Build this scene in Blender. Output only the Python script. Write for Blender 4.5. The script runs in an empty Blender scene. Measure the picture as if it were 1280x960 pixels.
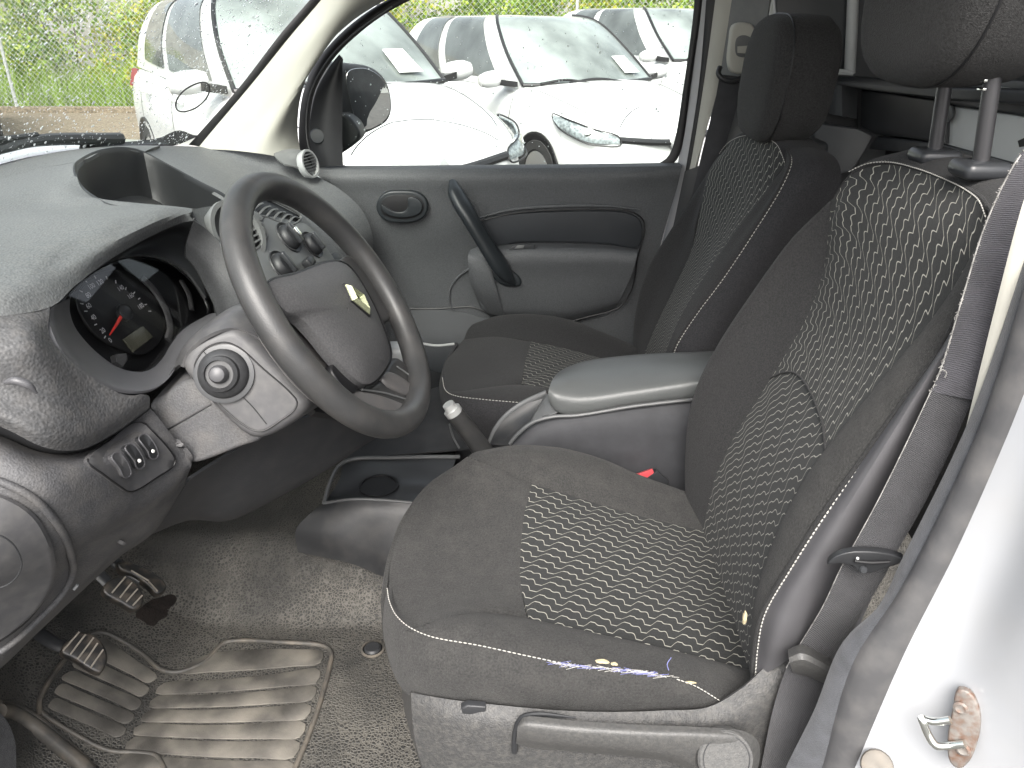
import bpy, bmesh, math, random
import numpy as np
from mathutils import Vector, Matrix
random.seed(7); RNG = np.random.default_rng(7)
SC = bpy.context.scene
COL = SC.collection
# ------------------------------------------------------------------ camera, sky, sun, exposure
PITCH = math.radians(25.6); FPX = 960.0; CAM = np.array([0.0, -0.5, 1.46])
cam_d = bpy.data.cameras.new('camera'); cam = bpy.data.objects.new('camera', cam_d); COL.objects.link(cam)
cam.location = CAM; cam.rotation_euler = (math.pi/2 - PITCH, 0, 0)
cam_d.sensor_width = 36.0; cam_d.lens = 36.0*FPX/1280; cam_d.clip_start = 0.02; cam_d.clip_end = 500
SC.camera = cam
W = bpy.data.worlds.new('World'); SC.world = W; W.use_nodes = True
wn = W.node_tree.nodes; wl = W.node_tree.links
sky = wn.new('ShaderNodeTexSky'); sky.sky_type = 'NISHITA'; sky.sun_disc = False
SUN_EL, SUN_AZ = math.radians(48), math.radians(188)      # azimuth: direction towards the sun, clockwise from +Y
sky.sun_elevation = SUN_EL; sky.sun_rotation = SUN_AZ
sky.air_density = 1.0; sky.dust_density = 6.0; sky.ozone_density = 0.6
bg = wn['Background']; bg.inputs['Strength'].default_value = 0.15
hs = wn.new('ShaderNodeHueSaturation'); hs.inputs['Saturation'].default_value = 0.35
wl.new(sky.outputs[0], hs.inputs['Color']); wl.new(hs.outputs[0], bg.inputs['Color'])
sd = bpy.data.lights.new('sun', 'SUN'); sd.energy = 1.3; sd.angle = math.radians(40); sd.color = (1.0, 0.965, 0.92)
sun = bpy.data.objects.new('sun', sd); COL.objects.link(sun)
sdir = Vector((math.sin(SUN_AZ)*math.cos(SUN_EL), math.cos(SUN_AZ)*math.cos(SUN_EL), math.sin(SUN_EL)))
sun.rotation_euler = sdir.to_track_quat('Z', 'Y').to_euler(); sun.location = (0, 0, 30)
vs = SC.view_settings; vs.view_transform = 'Standard'; vs.look = 'None'; vs.exposure = 1.56; vs.gamma = 1.0
vs.use_curve_mapping = False
SC.cycles.use_denoising = True
SC.cycles.max_bounces = 10; SC.cycles.diffuse_bounces = 4; SC.cycles.transparent_max_bounces = 24
SC.cycles.sample_clamp_indirect = 8.0

# ------------------------------------------------------------------ measuring helpers
CP, SP = math.cos(PITCH), math.sin(PITCH)
def ray(px, py):
    return np.array([(px-640)/FPX, CP - (py-480)/FPX*SP, -SP - (py-480)/FPX*CP])
def at(px, py, Y=None, Z=None, X=None):
    d = ray(px, py)
    if Y is not None: t = (Y-CAM[1])/d[1]
    elif Z is not None: t = (Z-CAM[2])/d[2]
    else: t = (X-CAM[0])/d[0]
    return CAM + d*t
def onp(px, py, P0, n):
    d = ray(px, py); n = np.asarray(n, float)
    return CAM + d*(np.dot(np.asarray(P0)-CAM, n)/np.dot(d, n))
def pt(q):
    return np.asarray(q, float) if isinstance(q, np.ndarray) else at(q[0], q[1], Y=q[2])
def unit(v):
    v = np.asarray(v, float); return v/max(1e-12, np.linalg.norm(v))

def crom(P, n, closed=False):
    """smooth curve through the points, n samples spaced evenly along it"""
    P = [pt(q) for q in P]
    if len(P) == 1: return np.repeat(np.array(P), n, 0)
    if len(P) == 2 and not closed:
        t = np.linspace(0, 1, n)[:, None]; return P[0]*(1-t)+P[1]*t
    A = np.array(P); k = len(A)
    if closed: Q = np.vstack([A[-1], A, A[0], A[1]]); segs = k
    else: Q = np.vstack([2*A[0]-A[1], A, 2*A[-1]-A[-2]]); segs = k-1
    out = []
    for i in range(segs):
        p0, p1, p2, p3 = Q[i:i+4]
        a = [0.]; 
        for u, w in ((p0, p1), (p1, p2), (p2, p3)): a.append(a[-1]+max(1e-6, np.linalg.norm(w-u))**.5)
        for t in np.linspace(a[1], a[2], 14, endpoint=False):
            A1 = (a[1]-t)/(a[1]-a[0])*p0+(t-a[0])/(a[1]-a[0])*p1
            A2 = (a[2]-t)/(a[2]-a[1])*p1+(t-a[1])/(a[2]-a[1])*p2
            A3 = (a[3]-t)/(a[3]-a[2])*p2+(t-a[2])/(a[3]-a[2])*p3
            B1 = (a[2]-t)/(a[2]-a[0])*A1+(t-a[0])/(a[2]-a[0])*A2
            B2 = (a[3]-t)/(a[3]-a[1])*A2+(t-a[1])/(a[3]-a[1])*A3
            out.append((a[2]-t)/(a[2]-a[1])*B1+(t-a[1])/(a[2]-a[1])*B2)
    out.append(A[0] if closed else A[-1])
    out = np.array(out); L = np.r_[0, np.cumsum(np.linalg.norm(np.diff(out, axis=0), axis=1))]
    s = np.linspace(0, L[-1], n, endpoint=not closed)
    return np.stack([np.interp(s, L, out[:, j]) for j in range(3)], 1)

def gnormals(G, closed=False):
    du = np.gradient(G, axis=0); dv = np.gradient(G, axis=1)
    if closed: du = (np.roll(G, -1, 0)-np.roll(G, 1, 0))/2
    n = np.cross(du, dv); n /= np.maximum(1e-12, np.linalg.norm(n, axis=2, keepdims=True))
    return n
def loft(curves, n=40, m=20, puff=0.0, out=None, closed=False, lin=False, pw=.6):
    """surface through a list of curves (each a list of points); puff swells it between its seams"""
    C = [crom(c, n, closed) for c in curves]
    G = np.zeros((n, m, 3))
    for i in range(n):
        row = [c[i] for c in C]
        if lin:
            A = np.array(row); k = np.linspace(0, len(A)-1, m)
            for j in range(3): G[i, :, j] = np.interp(k, np.arange(len(A)), A[:, j])
        else: G[i] = crom(row, m)
    if puff:
        N = gnormals(G, closed); o = np.mean(N*(CAM-G), axis=(0, 1)).sum() if out is None else np.mean(N@np.asarray(out, float))
        if o < 0: N = -N
        u = np.sin(np.linspace(0, math.pi, n))[:, None]**pw if not closed else 1; v = np.sin(np.linspace(0, math.pi, m))[None, :]**pw
        G = G + N*(puff*np.clip(u*v, 0, 1))[..., None]
    return G

# ------------------------------------------------------------------ mesh collecting
class MB:
    def __init__(s): s.v = []; s.f = []; s.uv = None
    def add(s, V, Fc):
        b = len(s.v); s.v.extend([tuple(map(float, p)) for p in V]); s.f.extend([tuple(b+i for i in f) for f in Fc]); return s
    def grid(s, G, thick=0.003, closed=False, out=None, uv=False):
        n, m = G.shape[:2]; N = gnormals(G, closed)
        o = np.mean(N*(CAM-G), axis=(0, 1)).sum() if out is None else np.mean(N@np.asarray(out, float))
        if o < 0: N = -N
        idx = np.arange(n*m).reshape(n, m); R = n if closed else n-1; F = []
        def q(a, off, flip):
            for i in range(R):
                for j in range(m-1):
                    f = (a[i, j], a[(i+1) % n, j], a[(i+1) % n, j+1], a[i, j+1])
                    F.append(tuple(int(x)+off for x in (f[::-1] if flip else f)))
        q(idx, 0, o < 0)
        V = [*G.reshape(-1, 3)]
        if uv:
            du = np.r_[0, np.cumsum(np.linalg.norm(np.diff(G.mean(1), axis=0), axis=1))]
            dv = np.r_[0, np.cumsum(np.linalg.norm(np.diff(G.mean(0), axis=0), axis=1))]
            s.uv = [(du[i], dv[j]) for i in range(n) for j in range(m)]
        if thick:
            V += [*(G-N*thick).reshape(-1, 3)]; k = n*m; q(idx, k, o >= 0)
            if uv: s.uv = s.uv*2
            rim = []
            if not closed:
                rim = [*idx[0, :]] + [*idx[1:, -1]] + [*idx[-1, ::-1][1:]] + [*idx[::-1, 0][1:-1]]
                for a, b in zip(rim, rim[1:]+rim[:1]): F.append((int(a), int(b), int(b)+k, int(a)+k))
            else:
                for col in (0, m-1):
                    for i in range(n):
                        a, b = int(idx[i, col]), int(idx[(i+1) % n, col]); F.append((a, b, b+k, a+k))
        return s.add(V, F)
    def tube(s, P, r, seg=12, n=None, caps=True, closed=False, flat=None, up=None, raw=False):
        P = np.array([pt(q) for q in P]) if raw else crom(P, n or max(8, 8*len(P)), closed)
        k = len(P); rr = np.interp(np.linspace(0, 1, k), np.linspace(0, 1, len(r)), r) if hasattr(r, '__len__') else np.full(k, r)
        T = np.gradient(P, axis=0) if not closed else (np.roll(P, -1, 0)-np.roll(P, 1, 0))
        T /= np.maximum(1e-12, np.linalg.norm(T, axis=1, keepdims=True))
        u = np.asarray(up, float) if up is not None else (np.array([0, 0, 1.]) if abs(T[0][2]) < .9 else np.array([0, 1., 0]))
        V = []
        for i in range(k):
            if up is not None: a = unit(np.cross(T[i], np.asarray(up, float)))
            else: a = unit(np.cross(T[i], u))
            b = unit(np.cross(a, T[i])); u = b
            fx = 1.0 if flat is None else flat
            for j in range(seg):
                th = 2*math.pi*j/seg; V.append(P[i]+rr[i]*(math.cos(th)*a+fx*math.sin(th)*b))
        F = []
        for i in range(k if closed else k-1):
            for j in range(seg):
                i2 = (i+1) % k; F.append((i*seg+j, i*seg+(j+1) % seg, i2*seg+(j+1) % seg, i2*seg+j))
        if caps and not closed: F.append(tuple(range(seg))[::-1]); F.append(tuple(range((k-1)*seg, k*seg)))
        return s.add(V, F)
    def lathe(s, prof, c, axis, seg=32, ref=None, sx=1.0, sy=1.0):
        """prof: (radius, height along the axis)"""
        ax = unit(axis); u = unit(np.cross(ax, ref if ref is not None else ([0, 0, 1.] if abs(ax[2]) < .9 else [1., 0, 0]))); w = np.cross(ax, u)
        V = []; F = []
        for r, h in prof:
            for j in range(seg):
                t = 2*math.pi*j/seg; V.append(np.asarray(c)+ax*h+r*(sx*math.cos(t)*u+sy*math.sin(t)*w))
        for i in range(len(prof)-1):
            for j in range(seg): F.append((i*seg+j, i*seg+(j+1) % seg, (i+1)*seg+(j+1) % seg, (i+1)*seg+j))
        F.append(tuple(range(seg))[::-1]); F.append(tuple(range((len(prof)-1)*seg, len(prof)*seg)))
        return s.add(V, F)
    def _bm(s, bm):
        bm.verts.index_update(); s.add([v.co[:] for v in bm.verts], [[v.index for v in f.verts] for f in bm.faces]); bm.free(); return s
    def box(s, c, size, bev=0.0, axes=None, seg=3):
        bm = bmesh.new(); bmesh.ops.create_cube(bm, size=1)
        for v in bm.verts: v.co = Vector((v.co.x*size[0], v.co.y*size[1], v.co.z*size[2]))
        if bev: bmesh.ops.bevel(bm, geom=bm.edges[:], offset=bev, segments=seg, profile=.5, affect='EDGES')
        A = np.eye(3) if axes is None else np.array([unit(a) for a in axes])
        for v in bm.verts: v.co = Vector(np.asarray(c)+np.array(v.co)@A)
        return s._bm(bm)
    def prism(s, outline, depth, bev=0.0, seg=3, both=False):
        """outline: world points (front face); depth: vector from front to back"""
        P = [pt(q) for q in outline]; d = np.asarray(depth, float); bm = bmesh.new()
        a = [bm.verts.new(p) for p in P]; b = [bm.verts.new(p+d) for p in P]; k = len(P)
        f0 = bm.faces.new(a); f1 = bm.faces.new(b[::-1])
        for i in range(k): bm.faces.new((a[i], b[i], b[(i+1) % k], a[(i+1) % k]))
        bmesh.ops.recalc_face_normals(bm, faces=bm.faces[:])
        if bev:
            e = list(f0.edges) + (list(f1.edges) if both else [])
            bmesh.ops.bevel(bm, geom=e, offset=bev, segments=seg, profile=.5, affect='EDGES', clamp_overlap=True)
        return s._bm(bm)
    def dashes(s, P, length=.004, gap=.0022, r=.0008, lift=None, seg=6):
        C = crom(P, 400); L = np.r_[0, np.cumsum(np.linalg.norm(np.diff(C, axis=0), axis=1))]; q = 0.
        f = lambda t: np.array([np.interp(t, L, C[:, j]) for j in range(3)])
        while q+length < L[-1]:
            a, b = f(q), f(q+length); mid = (a+b)/2; o = np.zeros(3) if lift is None else np.asarray(lift)*.001
            s.tube([a, mid+o, b], [r*.5, r, r, r*.5], seg=seg, raw=False, n=4); q += length+gap
        return s
MESHES = []
def root_of(o):
    while o.parent: o = o.parent
    return o
def part(name, mb, mat, parent=None, kind=None, label=None, recalc=True, sharp=38, flat=False, base=None, **tags):
    me = bpy.data.meshes.new(name); off = np.zeros(3)
    if parent is not None: off = np.array(root_of(parent)['base'])
    elif base is not None: off = np.asarray(base, float)
    V = np.array(mb.v)-off
    me.from_pydata(V.tolist(), [], mb.f)
    if mb.uv is not None:
        uvl = me.uv_layers.new(name='UVMap'); li = np.empty(len(me.loops), np.int32); me.loops.foreach_get('vertex_index', li)
        uvl.data.foreach_set('uv', np.array(mb.uv, np.float32)[li].ravel())
    if recalc:
        bm = bmesh.new(); bm.from_mesh(me); bmesh.ops.recalc_face_normals(bm, faces=bm.faces[:]); bm.to_mesh(me); bm.free()
    if not flat:
        me.polygons.foreach_set('use_smooth', np.ones(len(me.polygons), bool)); me.set_sharp_from_angle(angle=math.radians(sharp))
    if mat is not None: me.materials.append(MAT[mat] if isinstance(mat, str) else mat)
    o = bpy.data.objects.new(name, me); COL.objects.link(o)
    if parent is not None: o.parent = parent
    else: o['base'] = tuple(map(float, off)); o.location = off
    if kind: o['kind'] = kind
    if label: o['label'] = label
    for k, v in tags.items(): o[k] = v
    return o
def thing(name, label, cat, base, group=None):
    o = bpy.data.objects.new(name, None); COL.objects.link(o); o.empty_display_size = .05
    b = pt(base) if not isinstance(base, np.ndarray) else base
    o['base'] = tuple(map(float, b)); o.location = b; o['label'] = label; o['category'] = cat
    if group: o['group'] = group
    return o
def structure(name, mb, mat, label=None, kind='structure'):
    o = part(name, mb, mat); o['kind'] = kind
    if label: o['label'] = label
    return o
def text_mb(body, c, right, up, size, depth=.0004, align='CENTER'):
    cu = bpy.data.curves.new('text', 'FONT'); cu.body = body; cu.size = 1.0; cu.align_x = align; cu.align_y = 'CENTER'
    o = bpy.data.objects.new('text', cu); COL.objects.link(o)
    dg = bpy.context.evaluated_depsgraph_get(); me = o.evaluated_get(dg).to_mesh()
    r, u = unit(right), unit(up); mb = MB()
    mb.add([np.asarray(c)+r*v.co.x*size+u*v.co.y*size for v in me.vertices], [tuple(p.vertices) for p in me.polygons])
    o.evaluated_get(dg).to_mesh_clear(); bpy.data.objects.remove(o); bpy.data.curves.remove(cu)
    return mb
# ------------------------------------------------------------------ materials
MAT = {}
def mat(name, col, rough=.6, bumps=(), var=None, spec=.5, metal=0.0, sheen=0.0, dust=None, coat=0.0, rvar=0.0):
    """bumps: (kind, scale, strength, distance); var: (scale, amount); dust: (colour, scale, amount)"""
    m = bpy.data.materials.new(name); m.use_nodes = True; N = m.node_tree.nodes; L = m.node_tree.links
    b = N['Principled BSDF']; b.inputs['Base Color'].default_value = (*col, 1); b.inputs['Roughness'].default_value = rough
    b.inputs['Specular IOR Level'].default_value = spec; b.inputs['Metallic'].default_value = metal
    if sheen: b.inputs['Sheen Weight'].default_value = sheen; b.inputs['Sheen Roughness'].default_value = .5
    if coat: b.inputs['Coat Weight'].default_value = coat; b.inputs['Coat Roughness'].default_value = .05
    tc = N.new('ShaderNodeTexCoord'); out = None
    def tex(kind, scale):
        if kind == 'noise':
            t = N.new('ShaderNodeTexNoise'); t.inputs['Scale'].default_value = scale; t.inputs['Detail'].default_value = 4; o = t.outputs['Fac']
        elif kind == 'cell':
            t = N.new('ShaderNodeTexVoronoi'); t.feature = 'DISTANCE_TO_EDGE'; t.inputs['Scale'].default_value = scale; o = t.outputs['Distance']
        elif kind == 'grain':
            t = N.new('ShaderNodeTexVoronoi'); t.feature = 'SMOOTH_F1'; t.inputs['Scale'].default_value = scale; t.inputs['Smoothness'].default_value = .6; o = t.outputs['Distance']
        elif kind == 'weave':
            t = N.new('ShaderNodeTexWave'); t.wave_type = 'BANDS'; t.bands_direction = 'DIAGONAL'; t.inputs['Scale'].default_value = scale; t.inputs['Distortion'].default_value = 1.5; t.inputs['Detail'].default_value = 2; o = t.outputs['Fac']
        L.new(tc.outputs['Object'], t.inputs['Vector']); return o
    prev = None
    for kind, scale, st, dist in bumps:
        bp = N.new('ShaderNodeBump'); bp.inputs['Strength'].default_value = st; bp.inputs['Distance'].default_value = dist
        L.new(tex(kind, scale), bp.inputs['Height'])
        if prev: L.new(prev, bp.inputs['Normal'])
        prev = bp.outputs['Normal']
    if prev: L.new(prev, b.inputs['Normal'])
    cur = None
    if var:
        cr = N.new('ShaderNodeMapRange'); L.new(tex('noise', var[0]), cr.inputs['Value'])
        cr.inputs['From Min'].default_value = .3; cr.inputs['From Max'].default_value = .7
        cr.inputs['To Min'].default_value = 1-var[1]; cr.inputs['To Max'].default_value = 1+var[1]
        mx = N.new('ShaderNodeVectorMath'); mx.operation = 'SCALE'; mx.inputs[0].default_value = col
        L.new(cr.outputs[0], mx.inputs['Scale']); cur = mx.outputs[0]
    if dust:
        dc, dsc, amt = dust
        cr = N.new('ShaderNodeMapRange'); L.new(tex('noise', dsc), cr.inputs['Value'])
        cr.inputs['From Min'].default_value = .42; cr.inputs['From Max'].default_value = .75
        cr.inputs['To Min'].default_value = 0; cr.inputs['To Max'].default_value = amt
        mx = N.new('ShaderNodeMix'); mx.data_type = 'RGBA'; L.new(cr.outputs[0], mx.inputs['Factor'])
        if cur: L.new(cur, mx.inputs[6])
        else: mx.inputs[6].default_value = (*col, 1)
        mx.inputs[7].default_value = (*dc, 1); cur = mx.outputs[2]
    if cur: L.new(cur, b.inputs['Base Color'])
    if rvar:
        cr = N.new('ShaderNodeMapRange'); L.new(tex('noise', 25), cr.inputs['Value'])
        cr.inputs['To Min'].default_value = rough-rvar; cr.inputs['To Max'].default_value = rough+rvar; L.new(cr.outputs[0], b.inputs['Roughness'])
    MAT[name] = m; return m
GR = [('grain', 380, .5, .001), ('noise', 90, .12, .0008)]
FINE = [('noise', 1400, .25, .0003)]
mat('dash_plastic', (.105, .11, .112), .62, GR, (300, .22), .45, dust=((.2, .19, .17), 60, .12))  # base colour raised so sky sheen on the top is painted in
mat('dash_face_plastic', (.07, .071, .073), .6, [('grain', 320, .5, .0011), ('noise', 70, .15, .001)], (320, .3), .5, dust=((.22, .2, .18), 70, .16))
mat('lower_dash_plastic', (.066, .066, .069), .62, [('grain', 500, .5, .0008)], (420, .22), .45, dust=((.25, .23, .2), 35, .18))
mat('column_plastic', (.062, .062, .065), .48, FINE, (20, .08), .45, dust=((.25, .24, .22), 60, .15))
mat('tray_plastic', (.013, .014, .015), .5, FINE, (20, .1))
mat('tray_floor_plastic', (.06, .064, .066), .6, FINE, (20, .1))
mat('bezel_plastic', (.075, .075, .08), .42, FINE, (20, .06))
mat('wall_plastic', (.035, .036, .038), .6, [('grain', 500, .4, .0006)], (350, .2))
mat('stalk_plastic', (.035, .036, .038), .4, FINE, (200, .15))
mat('gauge_black', (.008, .008, .009), .45)
mat('dial_face', (.012, .012, .013), .4)
mat('dial_ring', (.06, .06, .062), .4)
mat('dial_print', (.7, .7, .72), .5)
mat('needle_red', (.75, .05, .04), .4)
mat('lcd', (.085, .085, .065), .25)
mat('wheel_grip', (.036, .0365, .037), .42, [('grain', 700, .3, .0004)], (14, .15), .5, dust=((.2, .18, .16), 30, .1), rvar=.08)
mat('airbag_plastic', (.058, .058, .06), .55, [('grain', 600, .4, .0006)], (420, .2), dust=((.25, .24, .23), 500, .12))
mat('spoke_plastic', (.09, .088, .088), .34, FINE, (12, .1), dust=((.25, .22, .19), 40, .15))
mat('facade', (.75, .76, .72), .8)
mat('chrome', (.8, .82, .78), .12, metal=1.0)
mat('grey_plastic', (.12, .125, .125), .45, FINE, (16, .08), dust=((.25, .24, .22), 60, .12))
mat('black_plastic', (.022, .023, .025), .45, FINE, (16, .15))
mat('satin_black', (.03, .032, .035), .3, FINE, (16, .1))
mat('knee_plastic', (.03, .031, .034), .6, [('grain', 500, .3, .0005)], (9, .15), dust=((.2, .18, .16), 40, .06))
mat('orange_print', (.7, .2, .08), .5)
mat('white_print', (.75, .75, .72), .5)
mat('light_grey_plastic', (.32, .33, .33), .35)
mat('door_plastic', (.077, .081, .085), .6, [('grain', 450, .6, .0011)], (350, .2))
mat('door_dark_plastic', (.018, .021, .025), .6, [('grain', 500, .3, .0005)], (10, .1))
mat('handle_plastic', (.022, .026, .029), .35, FINE, (10, .1))
mat('pillar_trim', (.41, .405, .36), .6, [('noise', 700, .15, .0004)], (6, .05))
mat('rubber_seal', (.012, .012, .013), .5, FINE)
mat('mirror', (.9, .9, .9), .02, metal=1.0)
mat('seat_fabric', (.036, .0358, .035), .92, [('noise', 700, .9, .0016), ('noise', 18, .25, .004)], (420, .32), .15, sheen=.06, dust=((.11, .105, .098), 40, .12))
mat('seat_back_fabric', (.027, .027, .0275), .92, [('noise', 700, .9, .0016), ('noise', 14, .2, .003)], (420, .32), .15, sheen=.06)
mat('seat_vinyl', (.08, .079, .084), .5, [('noise', 900, .2, .0004), ('noise', 20, .15, .003)], (18, .1))
mat('passenger_side_fabric', (.026, .026, .028), .85, [('noise', 700, .8, .0014), ('noise', 14, .2, .003)], (420, .35), .2, sheen=.05)
mat('headrest_fabric', (.033, .033, .033), .92, [('noise', 700, .9, .0016), ('noise', 20, .1, .002)], (420, .35), .15, sheen=.06)
mat('stitch_thread', (.42, .41, .38), .8)
mat('blue_thread', (.14, .15, .33), .8)
mat('foam', (.42, .36, .23), .9, [('noise', 400, .6, .001)])
mat('rod_metal', (.09, .09, .095), .3, metal=.6)
mat('seat_base_plastic', (.048, .048, .048), .6, [('grain', 500, .6, .001)], (420, .25), dust=((.2, .19, .17), 150, .22))
mat('lever_plastic', (.062, .062, .061), .5, [('grain', 600, .4, .0006)], (420, .18), dust=((.2, .19, .17), 200, .15))
mat('belt_webbing', (.034, .034, .037), .7, [('weave', 300, .7, .0008), ('noise', 900, .3, .0005)], (40, .15), .35, sheen=.2)
mat('belt_webbing_worn_lit', (.05, .049, .056), .8, [('weave', 300, .7, .0008), ('noise', 700, .4, .0006)], (40, .15), .3, sheen=.35)  # lighter fuzzy copy of the webbing; light on the upper run put into the colour
mat('belt_edge', (.24, .235, .225), .9, [('noise', 900, .6, .001)], (120, .5))
mat('buckle_red', (.5, .07, .08), .35)
mat('armrest_vinyl', (.085, .09, .09), .42, [('grain', 420, .3, .0005)], (14, .08), .5)
mat('console_fabric', (.042, .043, .047), .75, [('noise', 900, .35, .0006), ('noise', 60, .2, .002)], (26, .15), .35)
mat('console_plastic', (.022, .023, .025), .45, [('grain', 500, .25, .0004)], (15, .12), dust=((.2, .18, .16), 30, .1))
mat('console_rim', (.085, .088, .09), .35, FINE)
mat('pedal_rubber', (.014, .014, .014), .4, [('noise', 200, .3, .0008)], dust=((.25, .2, .15), 60, .25))
mat('worn_metal_edge', (.42, .38, .33), .4, metal=.5)
mat('rusty_dirt', (.012, .008, .006), .8, [('noise', 150, .6, .004)], (60, .5))
mat('carpet', (.06, .06, .062), .95, [('noise', 700, .9, .004)], (90, .35), .2, sheen=.3)
mat('seal_carpet', (.055, .058, .065), .9, [('noise', 900, .6, .0012)], (60, .2), .2, sheen=.3)
mat('seal_rubber_grey', (.072, .072, .075), .6, [('noise', 300, .2, .0006)], (30, .12), dust=((.3, .28, .25), 30, .15))
mat('van_white_paint', (.39, .402, .42), .32, [('noise', 30, .03, .002)], (7, .05), coat=.4, dust=((.4, .37, .32), 12, .16))
mat('rust_metal', (.2, .185, .17), .55, [('noise', 200, .5, .0008)], (60, .3), metal=.3, dust=((.14, .066, .036), 160, .9))
mat('bulkhead_dark', (.028, .03, .033), .45, [('noise', 40, .1, .002)], (10, .2))
mat('bulkhead_grey', (.07, .075, .08), .42, [('noise', 20, .1, .003)], (6, .15))
mat('bulkhead_white', (.55, .57, .57), .4, [('noise', 30, .08, .002)], (5, .12))
mat('roof_liner', (.32, .32, .31), .9)
mat('cargo_wall', (.2, .2, .2), .7)
mat('car_white', (.58, .59, .585), .25, (), None, .5, coat=.5)
mat('car_glass', (.09, .1, .098), .04, (), (1.8, .6), .9)
mat('car_windscreen', (.19, .215, .205), .04, (), (1.6, .7), .9)
mat('car_trim', (.015, .015, .016), .4)
mat('tyre', (.02, .02, .02), .8)
mat('rim', (.5, .5, .5), .35, metal=.8)
mat('headlight_lens', (.2, .23, .235), .06, (), (40, .5), .8)
mat('paper', (.8, .8, .78), .8)
mat('tail_red', (.3, .08, .08), .15)
mat('asphalt', (.075, .073, .07), .85, [('noise', 120, .4, .004)], (2, .2))
mat('gravel', (.2, .165, .12), .95, [('cell', 45, .8, .02)], (30, .5))
mat('concrete_wall', (.3, .29, .265), .9, [('noise', 12, .4, .02)], (1.4, .3))
mat('emblem_foliage_tint', (.72, .76, .5), .2, metal=.85)  # yellow-green tint is reflected foliage painted into the metal colour
mat('button_silver', (.6, .61, .6), .3, metal=.4)
mat('badge_silver', (.45, .46, .46), .3, metal=.3)
mat('fence_wire', (.5, .51, .5), .5, metal=.4)
mat('wood', (.09, .07, .05), .9)
for i, c in enumerate([(.32, .40, .05), (.22, .33, .05), (.12, .21, .04), (.45, .43, .06)]):
    m = mat('leaf_%d' % i, c, .55, (), (3, .25), .4); N = m.node_tree.nodes; tr = N.new('ShaderNodeBsdfTranslucent'); tr.inputs[0].default_value = (*c, 1)
    ax = N.new('ShaderNodeMixShader'); ax.inputs[0].default_value = .25; m.node_tree.links.new(N['Principled BSDF'].outputs[0], ax.inputs[1]); m.node_tree.links.new(tr.outputs[0], ax.inputs[2]); m.node_tree.links.new(ax.outputs[0], N['Material Output'].inputs['Surface'])
def glass(name, tint, refl, rough=0.0):
    m = bpy.data.materials.new(name); m.use_nodes = True; N = m.node_tree.nodes; L = m.node_tree.links; N.remove(N['Principled BSDF'])
    t = N.new('ShaderNodeBsdfTransparent'); t.inputs[0].default_value = (*tint, 1); g = N.new('ShaderNodeBsdfGlossy'); g.inputs['Roughness'].default_value = rough
    lw = N.new('ShaderNodeLayerWeight'); lw.inputs['Blend'].default_value = .5; pw_ = N.new('ShaderNodeMath'); pw_.operation = 'POWER'; pw_.inputs[1].default_value = 5
    fr = N.new('ShaderNodeMath'); fr.operation = 'MULTIPLY_ADD'; fr.inputs[1].default_value = .5; fr.inputs[2].default_value = refl; mx = N.new('ShaderNodeMixShader')
    L.new(lw.outputs['Facing'], pw_.inputs[0]); L.new(pw_.outputs[0], fr.inputs[0]); L.new(fr.outputs[0], mx.inputs[0]); L.new(t.outputs[0], mx.inputs[1]); L.new(g.outputs[0], mx.inputs[2]); L.new(mx.outputs[0], N['Material Output'].inputs['Surface']); MAT[name] = m
glass('window_glass', (.95, .975, .96), .012); glass('cluster_lens', (.92, .92, .92), .03, .02)
def drops():
    m = bpy.data.materials.new('water_drop'); m.use_nodes = True; b = m.node_tree.nodes['Principled BSDF']
    b.inputs['Base Color'].default_value = (.95, .97, 1, 1); b.inputs['Roughness'].default_value = .05; b.inputs['IOR'].default_value = 1.33; b.inputs['Transmission Weight'].default_value = .45  # near-white body colour stands in for sky refracted in the drops
    MAT['water_drop'] = m
drops()
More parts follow.
